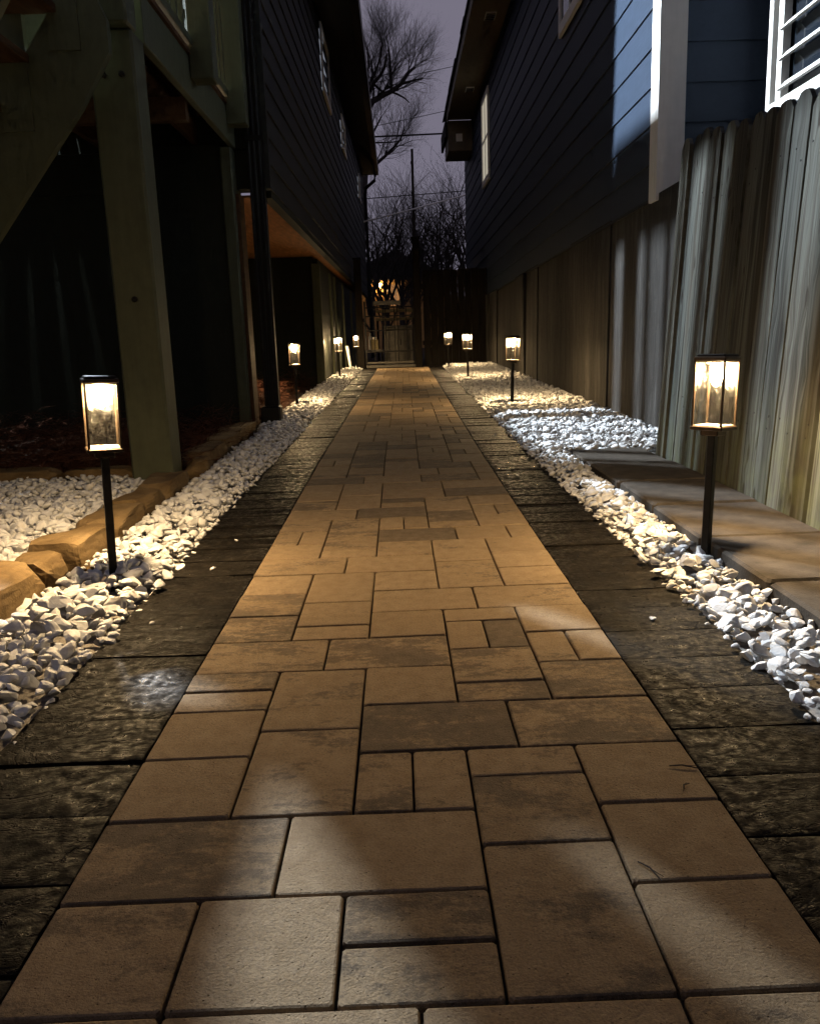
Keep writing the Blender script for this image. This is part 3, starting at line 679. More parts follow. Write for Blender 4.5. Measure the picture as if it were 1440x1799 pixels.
# downspout at the corner
ds = MB(); poly = []
for k in range(6):
    x = -1.135 + .021 * k; poly += [(x, 7.140 + (.007 if k % 2 else 0)), (x + .013, 7.140 + (.007 if k % 2 else 0))]
poly += [(-1.017, 7.225), (-1.135, 7.225)]
sp = ds.prism(poly, 2, 0.16, 5.05).build('downspout', M['black'], HL)
MB().cbox(-1.165, -1.0, 7.08, 7.24, 0.0, .20, .012).build('drain_boot', M['black'], sp)
MB().box(-1.145, -1.008, 7.134, 7.23, 2.30, 2.34).build('bracket', M['black'], sp)
# eave, gutter, roof; unseen part over the deck added to block sky light
MB().box(-9.0, -1.06, 3.9, 7.16, 5.14, 5.19).build('added_porch_ceiling', M['olive_d'], HL)
MB().box(-1.05, -.47, 3.9, 24.95, 5.14, 5.19).build('soffit', M['charcoal'], HL)
MB().prism([(-.47, 5.12), (-.35, 5.14), (-.345, 5.26), (-.47, 5.26)], 1, 3.9, 25.0).build('gutter', M['black'], HL)
MB().prism([(-.34, 5.265), (-9.2, 8.2), (-9.2, 8.1), (-.40, 5.20)], 1, 3.8, 25.1).build('roof', M['shingle'], HL)
MB().tube([(-.44, 24.7, 5.12), (-.46, 24.7, 4.95), (-.72, 24.7, 4.75), (-.735, 24.7, 4.6), (-.72, 24.7, .1)], .05, 6).build('rear_downspout', M['black'], HL)
# windows on the side wall
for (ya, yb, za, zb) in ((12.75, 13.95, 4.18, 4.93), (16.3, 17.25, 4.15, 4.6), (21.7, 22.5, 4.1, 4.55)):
    x = wxl((ya + yb) / 2); w = MB().box(x - .005, x + .012, ya, yb, za, zb).build('window', M['sky_pane'], HL)  # panes glow faintly to stand for reflected sky
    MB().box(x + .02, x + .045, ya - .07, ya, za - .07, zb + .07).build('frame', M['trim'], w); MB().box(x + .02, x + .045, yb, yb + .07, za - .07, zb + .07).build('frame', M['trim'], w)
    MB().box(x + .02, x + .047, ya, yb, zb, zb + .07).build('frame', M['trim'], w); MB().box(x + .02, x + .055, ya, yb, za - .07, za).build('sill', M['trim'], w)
# porch light on the front wall, above the deck
PX, PY, PZ = -2.8, 7.02, 4.6
pl = thing('porch_light', 'cool white globe light on the raised house front wall over the deck', 'lamp', (PX, PY, PZ))
MB().cbox(-.06, .06, .13, .175, -.05, .14, .006).build('back_plate', M['black'], pl)
MB().tube([(0, .14, .10), (0, .05, .12), (0, 0, .10), (0, 0, .055)], .012, 8).build('arm', M['black'], pl)
MB().lathe([(.035, .062), (.045, .05), (.02, .045)], 14).build('holder', M['black'], pl)
MB().lathe([(.006, .0449), (.03, .038), (.045, .0), (.035, -.033), (.01, -.045)], 8).build('globe', M['porch'], pl, smooth=True)

# ------------------------------------------------------------------ deck and stair on the left
DK = thing('deck', 'olive painted wooden deck with railing attached to the raised house', 'deck')
DX = -1.23; DF = 4.88
MB().cbox(DX - .045, DX, 4.705, 7.17, 2.25, 2.50, .005).build('rim_joist', M['olive'], DK)
MB().cbox(-3.7, DX - .05, DF, DF + .045, 2.27, 2.49, .005).build('front_joist', M['olive'], DK)
for k in range(7):
    x = DX - .30 - .37 * k; MB().box(x - .02, x + .02, DF + .05, 7.1, 2.27, 2.46).build('joist', M['deckwood'], DK)
MB().box(-3.6, DX - .05, 5.72, 5.80, 2.13, 2.265).build('beam', M['deckwood'], DK)
k = 0
x = DX + .015
while x > -3.65:
    MB().box(x - .138, x, DF - .02, 7.199, 2.503, 2.53).build('deck_board', M['deckwood'], DK); x -= .144
MB().cbox(-1.455, -1.235, 4.49, 4.70, -.05, 2.26, .012).build('support_post', M['olive'], DK)
MB().cbox(-1.455, -1.235, 4.43, 4.60, 2.262, 3.80, .012).build('corner_rail_post', M['olive'], DK)
MB().cbox(DX - .03, DX + .06, 7.075, 7.165, 2.532, 3.70, .004).build('light_stop_post', M['olive'], DK)  # post added to stop porch light slipping past by the wall
for bx, bz in ((-1.345, .98), (-1.39, 2.05), (-1.30, 2.05)): MB().lathe([(.016, 0), (.016, .006), (.008, .010)], 8).build('bolt', M['black'], DK, loc=(bx, 4.488, bz), rot=(math.pi / 2, 0, 0))
for yy in (5.78, 6.92):
    MB().cbox(DX + .002, DX + .15, yy - .075, yy + .075, 2.36, 3.70, .006).build('rail_post', M['olive'], DK)
MB().cbox(DX - .03, DX + .055, 4.61, 7.12, 3.705, 3.76, .006).build('top_rail', M['olive'], DK)
MB().cbox(DX - .005, DX + .03, 4.61, 7.12, 3.50, 3.70, .004).build('upper_rail', M['olive'], DK)
MB().cbox(DX - .005, DX + .03, DF + .02, 7.12, 2.55, 2.60, .004).build('lower_rail', M['olive'], DK)
y = DF + .18
while y < 7.05:
    if min(abs(y - 5.78), abs(y - 6.92)) > .12: MB().box(DX - .002, DX + .027, y - .020, y + .020, 2.602, 3.498).build('baluster', M['olive'], DK)
    y += .155
ST = thing('staircase', 'olive painted deck stair descending to the left edge', 'staircase')
def stringer(y0, y1):
    a = (-1.40, 2.50); b2 = (-3.25, 0.0); n = Vector((2.5, 0, -1.85)).normalized() * .30
    MB().prism([(a[0], a[1]), (b2[0], b2[1]), (b2[0] + .28, 0.0), (-1.46, 1.86), (-1.30, 2.10), (-1.30, 2.24)], 1, y0, y1).build('stringer', M['olive'], ST)
stringer(4.32, 4.37); stringer(3.36, 3.41)
for k in range(1, 12):
    z = 2.5 - k * .208; x = -1.40 - k * .154
    MB().cbox(x - .22, x + .03, 3.40, 4.33, z - .02, z + .02, .004).build('tread', M['deckwood'], ST)
for (ya, yb) in ((4.30, 4.36), (3.37, 3.43)):
    MB().prism([(-1.25, 3.46), (-3.3, .72), (-3.3, .86), (-1.25, 3.60)], 1, ya, yb).build('handrail', M['olive'], ST)
    for k in range(7):
        x = -1.50 - .26 * k; z = 2.36 + (x + 1.50) * 1.337; MB().box(x - .072, x + .072, ya + .01, yb - .01, z - .25, z + .80).build('baluster', M['olive'], ST)  # railing added and its balusters widened to break up the porch light
    MB().cbox(-3.35, -3.25, ya - .03, yb + .03, -.05, 1.0, .006).build('newel_post', M['olive'], ST)

# ------------------------------------------------------------------ right house (blue-grey siding on a parged foundation)
HR = thing('blue_house', 'blue-grey clapboard house on a high concrete foundation along the right side', 'house', group='houses flanking the walk')
XR = 1.85; RY0, RY1 = 6.16, 22.2; DR = -0.0155
def zb(y): return 1.648 + DR * (y - 6.2)
lap_boards(HR, M['navy'], 'x', RY0, RY1, 1.625, 5.62, .252, lambda a: XR, DR, -1)
MB().hexa([(XR + .013, RY0, 1.6), (XR + .2, RY0, 1.6), (XR + .2, RY1, 1.35), (XR + .013, RY1, 1.35), (XR + .013, RY0, 5.7), (XR + .2, RY0, 5.7), (XR + .2, RY1, 5.45), (XR + .013, RY1, 5.45)]).build('side_wall_core', M['navy'], HR)
ysf = [5.66, 7.35, 9.0, 11.1, 13.2, 15.6, 18.6, 22.1]
for i in range(len(ysf) - 1):
    a, b = ysf[i], ysf[i + 1]; dx = (0.0, -.014, .004, -.010, .012, -.012, 0.0)[i]
    MB().hexa([(1.815 + dx, a + .002, -.05), (2.2, a + .002, -.05), (2.2, b - .002, -.05), (1.815 + dx, b - .002, -.05), (1.835 + dx, a + .002, zb(a) - .004), (2.2, a + .002, zb(a) - .004), (2.2, b - .002, zb(b) - .004), (1.835 + dx, b - .002, zb(b) - .004)]).build('foundation_panel', M['conc'], HR)
for i, yy in enumerate((12.05, 16.8)):
    MB().cbox(1.775, 1.82, yy, yy + .30, -.02, zb(yy) - .03, .01).build('foundation_pilaster', M['conc'], HR)
MB().hexa([(XR - .035, RY0 + .02, 1.610), (XR + .01, RY0 + .02, 1.610), (XR + .01, RY1, 1.36), (XR - .035, RY1, 1.36), (XR - .030, RY0 + .02, 1.632), (XR + .01, RY0 + .02, 1.632), (XR + .01, RY1, 1.382), (XR - .030, RY1, 1.382)]).build('drip_edge', M['charcoal'], HR)
# corner trim: side board and front board
MB().cbox(XR - .036, XR - .004, 6.115, 6.245, 1.60, 5.6, .003).build('corner_trim', M['trim'], HR)
MB().cbox(XR - .036, XR + .150, 6.07, 6.112, 1.60, 5.6, .003).build('corner_trim', M['trim'], HR)
lap_boards(HR, M['navy'], 'y', XR + .152, 2.62, 1.60, 5.6, .252, lambda a: 6.135)
MB().box(XR + .02, 2.8, 6.15, 6.35, 0, 5.6).build('front_wall_core', M['navy'], HR)
MB().box(XR + .36, 2.62, 6.05, 6.15, -.05, 1.598).build('foundation_front', M['conc'], HR)
# nearer wing with the white louvred window; unseen stretch added to block sky light
WX = 2.46
lap_boards(HR, M['navy'], 'x', -4.0, 6.12, 1.60, 5.2, .252, lambda a: WX + .14, 0, -1)
MB().box(WX + .155, WX + .4, -4.0, 6.15, -.05, 5.2).build('wing_wall', M['navy'], HR)
wy0, wy1, wz0, wz1 = 4.7, 5.87, 2.14, 3.35
lw = MB().box(WX + .10, WX + .112, wy0, wy1, wz0, wz1).build('louvred_window', M['wglass'], HR)
MB().cbox(WX - .005, WX + .09, wy1 - .055, wy1 + .0, wz0 - .09, wz1 + .05, .003).build('stile', M['trim'], lw)
MB().cbox(WX - .005, WX + .09, wy0 - .06, wy0, wz0 - .09, wz1 + .05, .003).build('stile', M['trim'], lw)
MB().cbox(WX - .012, WX + .09, wy0, wy1 - .056, wz0 - .09, wz0 - .02, .003).build('bottom_rail', M['trim'], lw)
MB().cbox(WX + .03, WX + .085, wy1 - .13, wy1 - .058, wz0 - .018, wz1 + .05, .003).build('inner_stile', M['trim'], lw)
z = wz0 + .05
while z < wz1:
    MB().hexa([(WX + .005, wy0, z), (WX + .02, wy0, z - .006), (WX + .02, wy1 - .135, z - .006), (WX + .005, wy1 - .135, z), (WX + .06, wy0, z + .055), (WX + .072, wy0, z + .046), (WX + .072, wy1 - .135, z + .046), (WX + .06, wy1 - .135, z + .055)]).build('slat', M['trim'], lw)
    z += .175
MB().box(WX - .30, WX + .15, -4.2, 5.58, 5.2, 5.26).build('wing_soffit', M['soffit'], HR)
MB().prism([(WX - .36, 5.262), (WX + 4, 7.4), (WX + 4, 7.3), (WX - .30, 5.2)][::-1], 1, -4.3, 5.45).build('wing_roof', M['shingle'], HR)
# eave along the side wall
MB().hexa([(1.32, 5.6, 5.60), (XR + .02, 5.6, 5.60), (XR + .02, 20.0, 5.36), (1.32, 20.0, 5.36), (1.32, 5.6, 5.63), (XR + .02, 5.6, 5.63), (XR + .02, 20.0, 5.39), (1.32, 20.0, 5.39)]).build('soffit', M['soffit'], HR)
MB().hexa([(1.28, 5.6, 5.58), (1.318, 5.6, 5.58), (1.318, 20.0, 5.34), (1.28, 20.0, 5.34), (1.28, 5.6, 5.76), (1.318, 5.6, 5.76), (1.318, 20.0, 5.52), (1.28, 20.0, 5.52)]).build('fascia', M['soffit'], HR)
y = 5.5
while y < 19.9:      # shingle courses, the edge stepping in and out a little
    L = rr(.7, 1.3); e = rr(-.012, .012); zz = 5.765 - .0167 * (y - 5.6)
    MB().hexa([(1.235 + e, y, zz), (4.0, y, zz + 1.4), (4.0, y + L, zz + 1.4), (1.235 + e, y + L, zz - .0167 * L), (1.235 + e, y, zz + .03), (4.0, y, zz + 1.45), (4.0, y + L, zz + 1.45), (1.235 + e, y + L, zz + .03 - .0167 * L)]).build('shingle_course', M['shingle'], HR)
    y += L + .001
MB().cbox(1.30, XR + .02, 20.02, 21.2, 4.72, 5.36, .01).build('boxed_return', M['soffit'], HR)
MB().prism([(1.24, 5.02), (1.29, 5.02), (1.29, 5.5), (1.24, 5.36)], 1, 20.0, 21.75).build('return_shingle', M['shingle'], HR)
for yy, zz in ((13.9, 5.452), (17.6, 5.39)):
    v = MB().box(1.52, 1.68, yy, yy + .32, zz - .006, zz + .02).build('soffit_vent', M['trim'], HR)
    for q in range(4): MB().box(1.53, 1.67, yy + .03 + q * .075, yy + .065 + q * .075, zz - .014, zz - .0065).build('vent_slat', M['charcoal'], v)
vb = MB().box(1.48, 1.62, 20.012, 20.02, 4.92, 5.08).build('soffit_vent', M['trim'], HR)
# windows on the side wall
def rwin(ya, yb, za, zb_, mglass):
    w = MB().box(XR - .032, XR - .022, ya, yb, za, zb_).build('window', mglass, HR)
    for (a, b, c, d, n) in ((ya - .09, ya, za - .1, zb_ + .1, 'frame'), (yb, yb + .09, za - .1, zb_ + .1, 'frame'), (ya, yb, zb_, zb_ + .1, 'frame'), (ya, yb, za - .1, za, 'sill'), (ya, yb, (za + zb_) / 2 - .02, (za + zb_) / 2 + .02, 'meeting_rail')):
        MB().box(XR - (.05 if n != 'sill' else .06), XR - .02, a, b, c, d).build(n, M['trim'], w)
    ym = (ya + yb) / 2; MB().box(XR - .046, XR - .034, ym - .012, ym + .012, za, zb_).build('muntin', M['trim'], w)
rwin(16.55, 17.55, 3.62, 5.02, M['lit_room'])
rwin(8.6, 9.5, 3.82, 5.1, M['wglass'])

# ------------------------------------------------------------------ gate at the end of the walk
GY = 17.3; GZ = g(GY)
GT = thing('gate', 'black metal gate with thin bars closing the end of the walk', 'gate', (0, GY, GZ))
MB().cbox(-.64, .36, -.05, .01, -.02, .035, .004).build('threshold', M['metal'], GT)
for x in (-.63, .35): MB().cbox(x - .02, x + .02, -.02, .02, .03, 1.30, .004).build('upright', M['black'], GT)
for z in (.30, .72, 1.00, 1.17): MB().cbox(-.61, .33, -.012, .012, z - .014, z + .014, .003).build('cross_bar', M['black'], GT)
MB().cbox(-.61, .33, -.02, .02, .06, .10, .003).build('bottom_rail', M['metal'], GT)
for x in (-.45, -.26, -.22, -.04, .02, .2): MB().cbox(x - .008, x + .008, -.010, .010, .10, 1.17, .002).build('bar', M['black'], GT)
MB().cbox(-.46, .10, -.03, .02, 1.215, 1.295, .004).build('top_board', M['metal'], GT)
po = thing('gate_post', 'thick dark wooden post on the right of the gate', 'post', (.43, GY - .02, GZ))
MB().cbox(-.07, .07, -.07, .07, -.1, 2.45, .008).build('post', M['fence_d'], po); MB().cbox(-.085, .085, -.085, .085, 2.45, 2.5, .006).build('post_cap', M['fence_d'], po)
po2 = thing('gate_post', 'dark wooden post on the left of the gate by the house', 'post', (-.74, GY, GZ))
MB().cbox(-.07, .07, -.07, .07, -.1, 2.1, .008).build('post', M['fence_d'], po2); MB().cbox(-.08, .08, -.08, .08, 2.1, 2.14, .006).build('post_cap', M['fence_d'], po2)
bf = thing('board_fence', 'dark stained vertical board fence right of the gate', 'fence')
x = .55
while x < 1.9:
    w = rr(.125, .14); MB().box(x, x + w, GY + .0 + rr(-.006, .006), GY + .03, GZ - .02, GZ + 1.86 + rr(-.01, .01)).build('board', M['fence_d'], bf); x += w + .005
for z in (.4, 1.5): MB().box(.52, 1.92, GY + .04, GY + .08, GZ + z, GZ + z + .09).build('rail', M['fence_d'], bf)
# things stacked behind the gate
bn = thing('storage_cabinet', 'pale metal cabinet standing behind the gate bars', 'cabinet', (.03, 18.3, g(18.3)))
MB().cbox(-.30, .30, -.18, .18, 0, .78, .01).build('body', M['metal'], bn); MB().box(-.004, .004, -.184, -.179, .04, .74).build('door_gap', M['black'], bn); MB().cbox(-.32, .32, -.20, .20, .78, .81, .004).build('top', M['metal'], bn)
MB().box(.04, .055, -.20, -.178, .40, .52).build('handle', M['black'], bn)
for (x, w, h, z, mm, nm, lab, ct) in ((-.47, .16, .26, .33, 'carton', 'carton', 'small tan carton on the low shelf behind the gate', 'box'), (-.56, .07, .34, .33, 'whitebox', 'jug', 'slim white jug beside the carton behind the gate', 'jug')):
    t = thing(nm, lab, ct, (x, 17.9, g(17.9) + z))
    MB().cbox(-w / 2, w / 2, -w / 2, w / 2, 0, h * .8, .006).build('body', M[mm], t); MB().cbox(-w / 4, w / 4, -w / 4, w / 4, h * .8, h, .004).build('neck', M['whitebox'], t)
sh = thing('low_shelf', 'low dark shelf behind the left half of the gate', 'shelf', (-.5, 17.9, g(17.9)))
MB().cbox(-.18, .2, -.16, .16, .29, .33, .004).build('board', M['metal'], sh)
for sx in (-.16, .18):
    MB().box(sx - .015, sx + .015, -.15, .15, 0, .289).build('leg', M['fence_d'], sh)
pt = thing('potting_table', 'weathered wood rack with two shelves behind the gate', 'rack', (0, 19.2, g(19.2)))
for z in (.92, 1.10): MB().cbox(-.45, .45, -.2, .2, z, z + .06, .004).build('shelf_board', M['carton'], pt)
for sx in (-.42, .42): MB().box(sx - .02, sx + .02, -.18, .18, 0, .919).build('leg', M['fence_d'], pt)
dl = thing('leaning_board', 'pale board leaning beside the farthest left lantern', 'board', (-.93, 16.75, g(16.75)), (0, -.12, 0))
MB().cbox(-.02, .02, -.12, .12, 0, .45, .004).build('board', M['trim'], dl)

# ------------------------------------------------------------------ far yard: house, poles, wires
FH = thing('far_house', 'distant ochre house with warm porch light seen over the gate', 'house', (0, 40, 0))
MB().box(-2.6, 2.4, 0, 6, 0, 3.25).build('wall', M['stucco'], FH)
MB().prism([(-3.0, 3.2), (2.8, 3.2), (-.1, 4.4)], 1, -.8, 6.4).build('roof', M['shingle'], FH)
w = MB().box(-.35, .42, -.02, -.004, 2.05, 3.0).build('window', M['lit_win'], FH)
for xx in (-.35, .02, .40): MB().box(xx - .02, xx + .02, -.04, -.021, 2.05, 3.0).build('muntin', M['trim'], w)
fb = thing('far_porch_lamp', 'warm glowing porch lamp on the distant ochre house', 'lamp', (-.68, 39.80, 3.0))
MB().lathe([(.02, .06), (.055, .03), (.06, -.05), (.02, -.09)], 10).build('globe', M['far_warm'], fb); MB().cbox(-.03, .03, .05, .2, .06, .09, .004).build('arm', M['black'], fb)
fc = thing('yard_light', 'pale cyan yard light glowing among the trees', 'lamp', (-.21, 44.0, 3.62))
MB().lathe([(.03, .10), (.13, .03), (.12, -.06), (.03, -.10)], 10).build('globe', M['far_cool'], fc); MB().tube([(0, 0, -3.8), (0, 0, -.1)], .04, 6).build('pole', M['black'], fc)
br = MB(); n = 60
for i in range(n + 1):
    x = -30 + i; br.v += [(x, 52, -1), (x, 52, 2.5 + .5 * math.sin(i * .9) + rr(0, .8)), (x, 60, 2.2 + rr(0, .8))]
for i in range(n):
    a = 3 * i; br.f += [(a, a + 3, a + 4, a + 1), (a + 1, a + 4, a + 5, a + 2)]
br.build('hill', M['hedge'], kind='structure', label='dark wooded bank behind the far trees')

up = thing('utility_pole', 'thin dark utility pole rising among the bare trees', 'pole', (.60, 26, 0))
MB().tube([(0, 0, -.2), (.01, 0, 3), (.035, 0, 6.0)], [.060, .050, .036], 8).build('pole', M['pole'], up)
MB().cbox(-.02, .02, -.08, .08, 5.6, 5.66, .004).build('bracket', M['pole'], up)
def wire(label, a, b, sag, r, m):
    a, b = Vector(a), Vector(b); pts = [a.lerp(b, t / 14) - Vector((0, 0, sag * 4 * (t / 14) * (1 - t / 14))) for t in range(15)]
    MB().tube(pts, r, 5).build('utility_wire', M[m], label=label, cat='wire', group='wires over the far yard')
wire('pale sagging wire crossing low in front of the bare trees', (-6, 24, 2.9), (7, 24, 5.7), .25, .020, 'wire')
wire('dark wire crossing just below the pale wire', (-6, 24, 4.2), (7, 24, 4.75), .05, .012, 'wire_d')
wire('thin high wire running from the tree crown to the right eave', (-9, 34, 9.0), (9, 34, 11.7), .3, .011, 'wire_d')
wire('thin middle wire between the two tree crowns and right eave', (-9, 34, 7.4), (9, 34, 10.3), .3, .011, 'wire_d')
wire('thick dark wire meeting the top of the utility pole', (-9, 28, 6.75), (9, 28, 6.95), .05, .028, 'wire_d')

# ------------------------------------------------------------------ bare trees
class Tree:
    def __init__(s, seed): s.r = random.Random(seed); s.thick = MB(); s.V = []; s.F = []; s.n = 0; s.count = 0; s.pb = .5
    def seg(s, pts, rad, sides):
        b = s.n; prev = None
        for i, p in enumerate(pts):
            d = (pts[min(i + 1, len(pts) - 1)] - pts[max(i - 1, 0)]).normalized()
            a = d.cross(Vector((0, 1, 0)) if abs(d.y) < .9 else Vector((1, 0, 0))).normalized(); c = d.cross(a)
            for k in range(sides):
                t = 6.2832 * k / sides; q = p + (a * math.cos(t) + c * math.sin(t)) * rad[i]; s.V.append((q.x, q.y, q.z))
        for i in range(len(pts) - 1):
            for k in range(sides):
                j = (k + 1) % sides; s.F.append((b + i * sides + k, b + i * sides + j, b + (i + 1) * sides + j, b + (i + 1) * sides + k))
        s.n += len(pts) * sides
    def grow(s, p, d, L, r, depth, upb=0.25, spread=0.6):
        s.count += 1; R = s.r; n = 4 if depth > 1 else 3; pts = [p.copy()]; dd = d.normalized(); dirs = [dd]
        for i in range(n):
            dd = (dd + Vector((R.gauss(0, .13), R.gauss(0, .10), R.gauss(0, .10) + upb * .18))).normalized(); pts.append(pts[-1] + dd * (L / n)); dirs.append(dd)
        rad = [r * (1 - .42 * i / n) for i in range(n + 1)]
        s.seg(pts, rad, 5 if r > .05 else 4 if r > .02 else 3)
        if depth == 0: return
        for i in range(1, n + 1):
            k = (2 if R.random() < s.pb else 1) if i < n else 2
            for _ in range(k):
                ax = Vector((R.gauss(0, 1), R.gauss(0, .8), R.gauss(0, 1))); ax = (ax - dirs[i] * ax.dot(dirs[i])).normalized()
                nd = (dirs[i] + ax * R.uniform(.45, 1.15) * spread / .6 + Vector((0, 0, upb))).normalized()
                s.grow(pts[i], nd, L * R.uniform(.52, .80), rad[i] * R.uniform(.48, .66), depth - 1, upb, spread)
    def limb(s, pts, ra, rb, depth, L, upb=.3, every=1, thin=.66):
        pts = [Vector(p) for p in pts]; n = len(pts); rad = [ra + (rb - ra) * i / (n - 1) for i in range(n)]; s.seg(pts, rad, 6)
        for i in range(1, n):
            for _ in range((every if s.r.random() < .55 else 1) if i < n - 1 else 3):
                d = (pts[i] - pts[i - 1]).normalized(); ax = Vector((s.r.gauss(0, 1), s.r.gauss(0, .8), s.r.gauss(0, 1))); ax = (ax - d * ax.dot(d)).normalized()
                s.grow(pts[i], (d + ax * s.r.uniform(.3, 1.0) + Vector((0, 0, upb))).normalized(), L * s.r.uniform(.8, 1.2), rad[i] * s.r.uniform(.35, .55) * thin, depth, upb)
    def finish(s, label, name='bare_tree', loc=(0, 0, 0), trunk=None):
        t = thing(name, label, 'tree', loc, group='bare trees behind the gate')
        if trunk: MB().tube(*trunk).build('trunk', M['bark'], t, smooth=True)
        link('crown', np_mesh('crown', np.array(s.V), np.array(s.F), M['bark']), t)
        return t
def P30(px, py, y=30.0, jy=0.0):      # a point of the traced limb, put at its own distance
    d = FWD * FPX + RT * (px - 720) - UP * (py - 899.5); k = (y + jy) / d.y; return Vector((0, 0, CAM_H)) + d * k
T1 = Tree(5)
T1.limb([P30(630, 215), P30(645, 191), P30(655, 177), P30(672, 167), P30(687, 160, 30, .2), P30(704, 147, 30, .4), P30(717, 127, 30, .6), P30(728, 118, 30, .8)], .12, .045, 3, .95, .28, 2)
T1.limb([P30(630, 205), P30(644, 172), P30(656, 145, 30, -.3), P30(667, 133, 30, -.5), P30(675, 118, 30, -.8), P30(679, 96, 30, -1)], .085, .035, 3, .95, .35, 2)
T1.limb([P30(630, 170), P30(640, 140, 30, .5), P30(648, 115, 30, .7), P30(645, 85, 30, 1)], .05, .026, 3, .9, .4, 2)
T1.limb([P30(652, 142), P30(660, 125, 30, .6), P30(668, 100, 30, 1), P30(672, 75, 30, 1.3)], .05, .03, 3, .8, .4, 2)
T1.limb([P30(687, 160, 30, .2), P30(687, 140, 30, .3), P30(685, 110, 30, .5), P30(683, 85, 30, .6)], .06, .03, 3, .85, .4, 2)
T1.limb([P30(704, 147, 30, .4), P30(722, 142, 30, .2), P30(742, 137, 30, 0)], .05, .02, 2, .6, .1, 2)
T1.seg([P30(688, 161), P30(700, 166), P30(711, 172), P30(719, 180)], [.04, .034, .028, .012], 5)
T1.seg([P30(655, 146), P30(665, 155), P30(674, 163)], [.045, .04, .04], 5)
pb = P30(630, 215); T1.finish('large bare spreading tree with crown above the left eave', trunk=([(pb.x - .9, 30, -.1), (pb.x - .6, 30, 3), (pb.x - .25, 30, 5.6), (pb.x, 30, pb.z)], [.34, .27, .22, .16], 8))
T2 = Tree(9)
T2.limb([P30(640, 305, 33), P30(660, 288, 33), P30(676, 274, 33, .2), P30(692, 258, 33, .4), P30(703, 245, 33, .5), P30(710, 225, 33, .7)], .075, .028, 3, 1.0, .30, 2, .95)
T2.limb([P30(640, 255, 33), P30(652, 238, 33), P30(662, 220, 33), P30(670, 204, 33, -.4)], .055, .024, 3, .95, .3, 2, .9)
T2.limb([P30(640, 246, 33), P30(660, 250, 33), P30(685, 250, 33), P30(706, 246, 33)], .035, .018, 3, .8, .25, 2)
pb = P30(640, 305, 33); T2.finish('smaller bare tree with arching limbs below the large crown', trunk=([(pb.x - .8, 33, -.1), (pb.x - .5, 33, 2.5), (pb.x, 33, pb.z)], [.26, .2, .14], 8))
kinds = ['slender bare tree left of the utility pole, leaning left', 'slender bare tree close left of the utility pole', 'twiggy bare tree just right of the utility pole', 'bare tree with forked stems midway to right eave',
         'tall bare tree in front of the right house corner', 'thin bare sapling against the left downspout', 'bare tree far behind the utility pole', 'far bare tree at left of the thicket',
         'far bare tree at right of the thicket', 'low bare brushy tree above the gate', 'low bare brushy tree above the board fence', 'dark bare tree rising behind the board fence']
spots = [(-.25, 28, 4.6, -.12), (.25, 29, 5.0, -.05), (1.0, 28, 4.6, .12), (1.75, 29, 5.0, .08), (2.45, 27, 5.4, 0), (-.75, 27, 4.4, .05), (.75, 38, 6.8, 0), (-.6, 39, 6.6, .05), (2.3, 38, 6.4, -.05), (.2, 32, 4.2, -.1), (1.6, 32, 4.4, .1), (2.1, 25, 4.8, .02)]
kinds += ['pale thin tree left of the gate post line', 'pale thin tree between the pole and forked tree', 'pale thin tree near the right house corner', 'twiggy far tree above the yard light', 'twiggy far tree right of the pole', 'twiggy far tree beside the left downspout']
spots += [(-.35, 34, 6.2, .04), (1.25, 34, 6.0, .05), (2.75, 33, 6.0, -.08), (.1, 45, 8.0, .02), (1.9, 45, 7.8, .0), (-1.1, 44, 7.6, .06)]
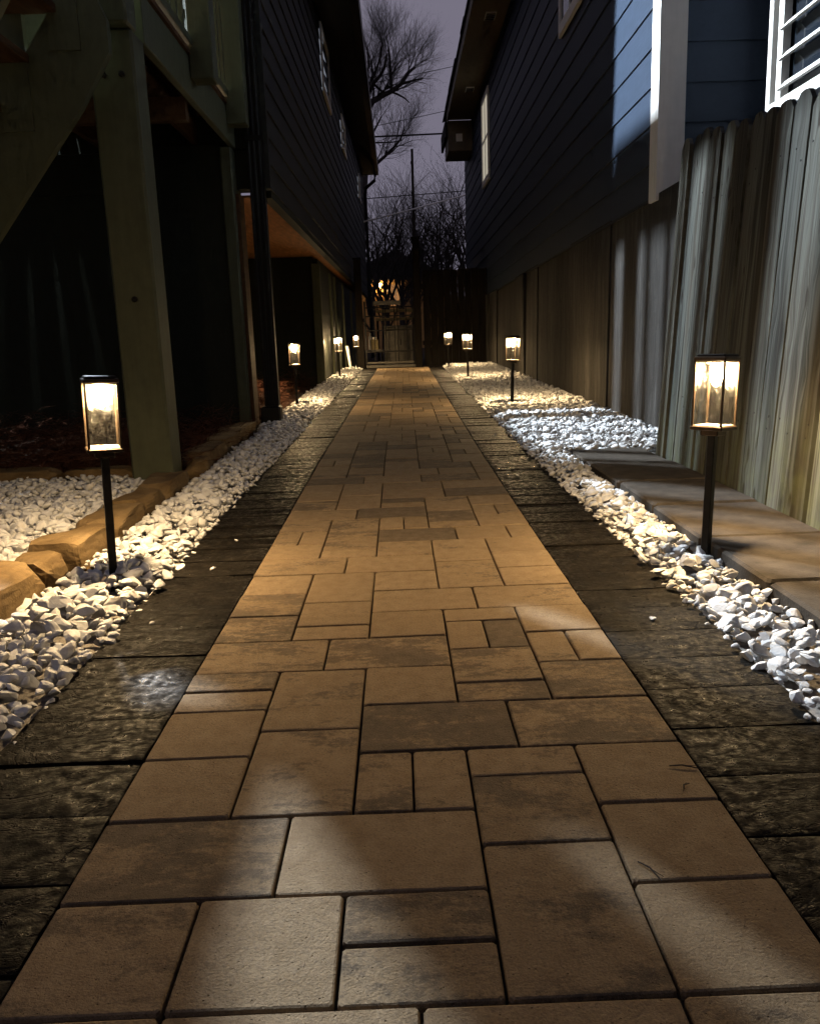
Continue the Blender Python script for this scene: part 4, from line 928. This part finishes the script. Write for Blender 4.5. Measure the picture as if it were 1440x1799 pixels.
for i, ((x, y, h, ln), lab) in enumerate(zip(spots, kinds)):
    t = Tree(50 + i); t.pb = .16; R = t.r; stems = 3 if i in (0, 2, 3) else 2
    for q in range(stems):
        t.grow(Vector((R.uniform(-.08, .08), R.uniform(-.1, .1), h * .28)), Vector((ln + R.uniform(-.28, .28), R.uniform(-.2, .2), 1)), h * .42, .055 + .01 * R.random(), 3, .22, .62)
    t.grow(Vector((0, 0, h * .15)), Vector((R.uniform(-.6, .6), .1, 1)), h * .28, .035, 3, .25, .6)
    t.finish(lab, loc=(x, y, gh(y) - .06), trunk=([(0, 0, -.05), (ln * .12, 0, h * .18), (ln * .2, 0, h * .33)], [.085, .07, .055], 7))
# leafless brush in front of the far bank
T = Tree(90)
for i in range(8):
    T.grow(Vector((T.r.uniform(-4, 6), T.r.uniform(34, 48), .1)), Vector((T.r.uniform(-.35, .35), 0, 1)), T.r.uniform(1.2, 2.2), .035, 2, .2, .6)
link('brush', np_mesh('brush', np.array(T.V), np.array(T.F), M['bark']), None, kind='stuff', label='tangled leafless brush between the trees')

# ------------------------------------------------------------------ unseen house added behind the viewer to block low sky light
NB = thing('sky_blocker_house', 'unseen dark two storey house added behind the viewer to block sky light', 'house', (0, -9, -.05))
MB().box(-11, 11, -8, 0, 0, 6.6).build('wall', M['charcoal'], NB)
MB().prism([(-8.6, 6.5), (.6, 6.5), (-4, 9.4)], 0, -11.5, 11.5).build('roof', M['shingle'], NB)
for xx in (-8, -4.5, 4.5, 8):
    for zz in (1.1, 4.1):
        w = MB().box(xx - .5, xx + .5, .005, .03, zz, zz + 1.5).build('window', M['wglass'], NB); MB().box(xx - .6, xx + .6, .004, .06, zz - .1, zz - .002).build('sill', M['trim'], w)
MB().box(-.5, .5, .005, .05, .1, 2.2).build('door', M['fence_d'], NB)

for (x, y, a, L, lab) in ((.475, 1.33, -.25, .055, 'thin dark twig on the paver by the right border'), (.455, 1.27, .9, .02, 'tiny twig fragment nearest the right border'), (.33, 1.05, -1.1, .05, 'curved pale stem lying on the front right paver')):
    t = thing('twig', lab, 'twig', (x, y, .003), (0, 0, a))
    MB().tube([(-L / 2, 0, 0), (-L * .1, .003, .002), (L / 2, -.002, 0)], [.0012, .0014, .0008], 5).build('stem', M['bark'], t); MB().tube([(0, .002, .002), (L * .4, L * .12, .001)], [.0009, .0005], 4).build('side_stem', M['bark'], t)
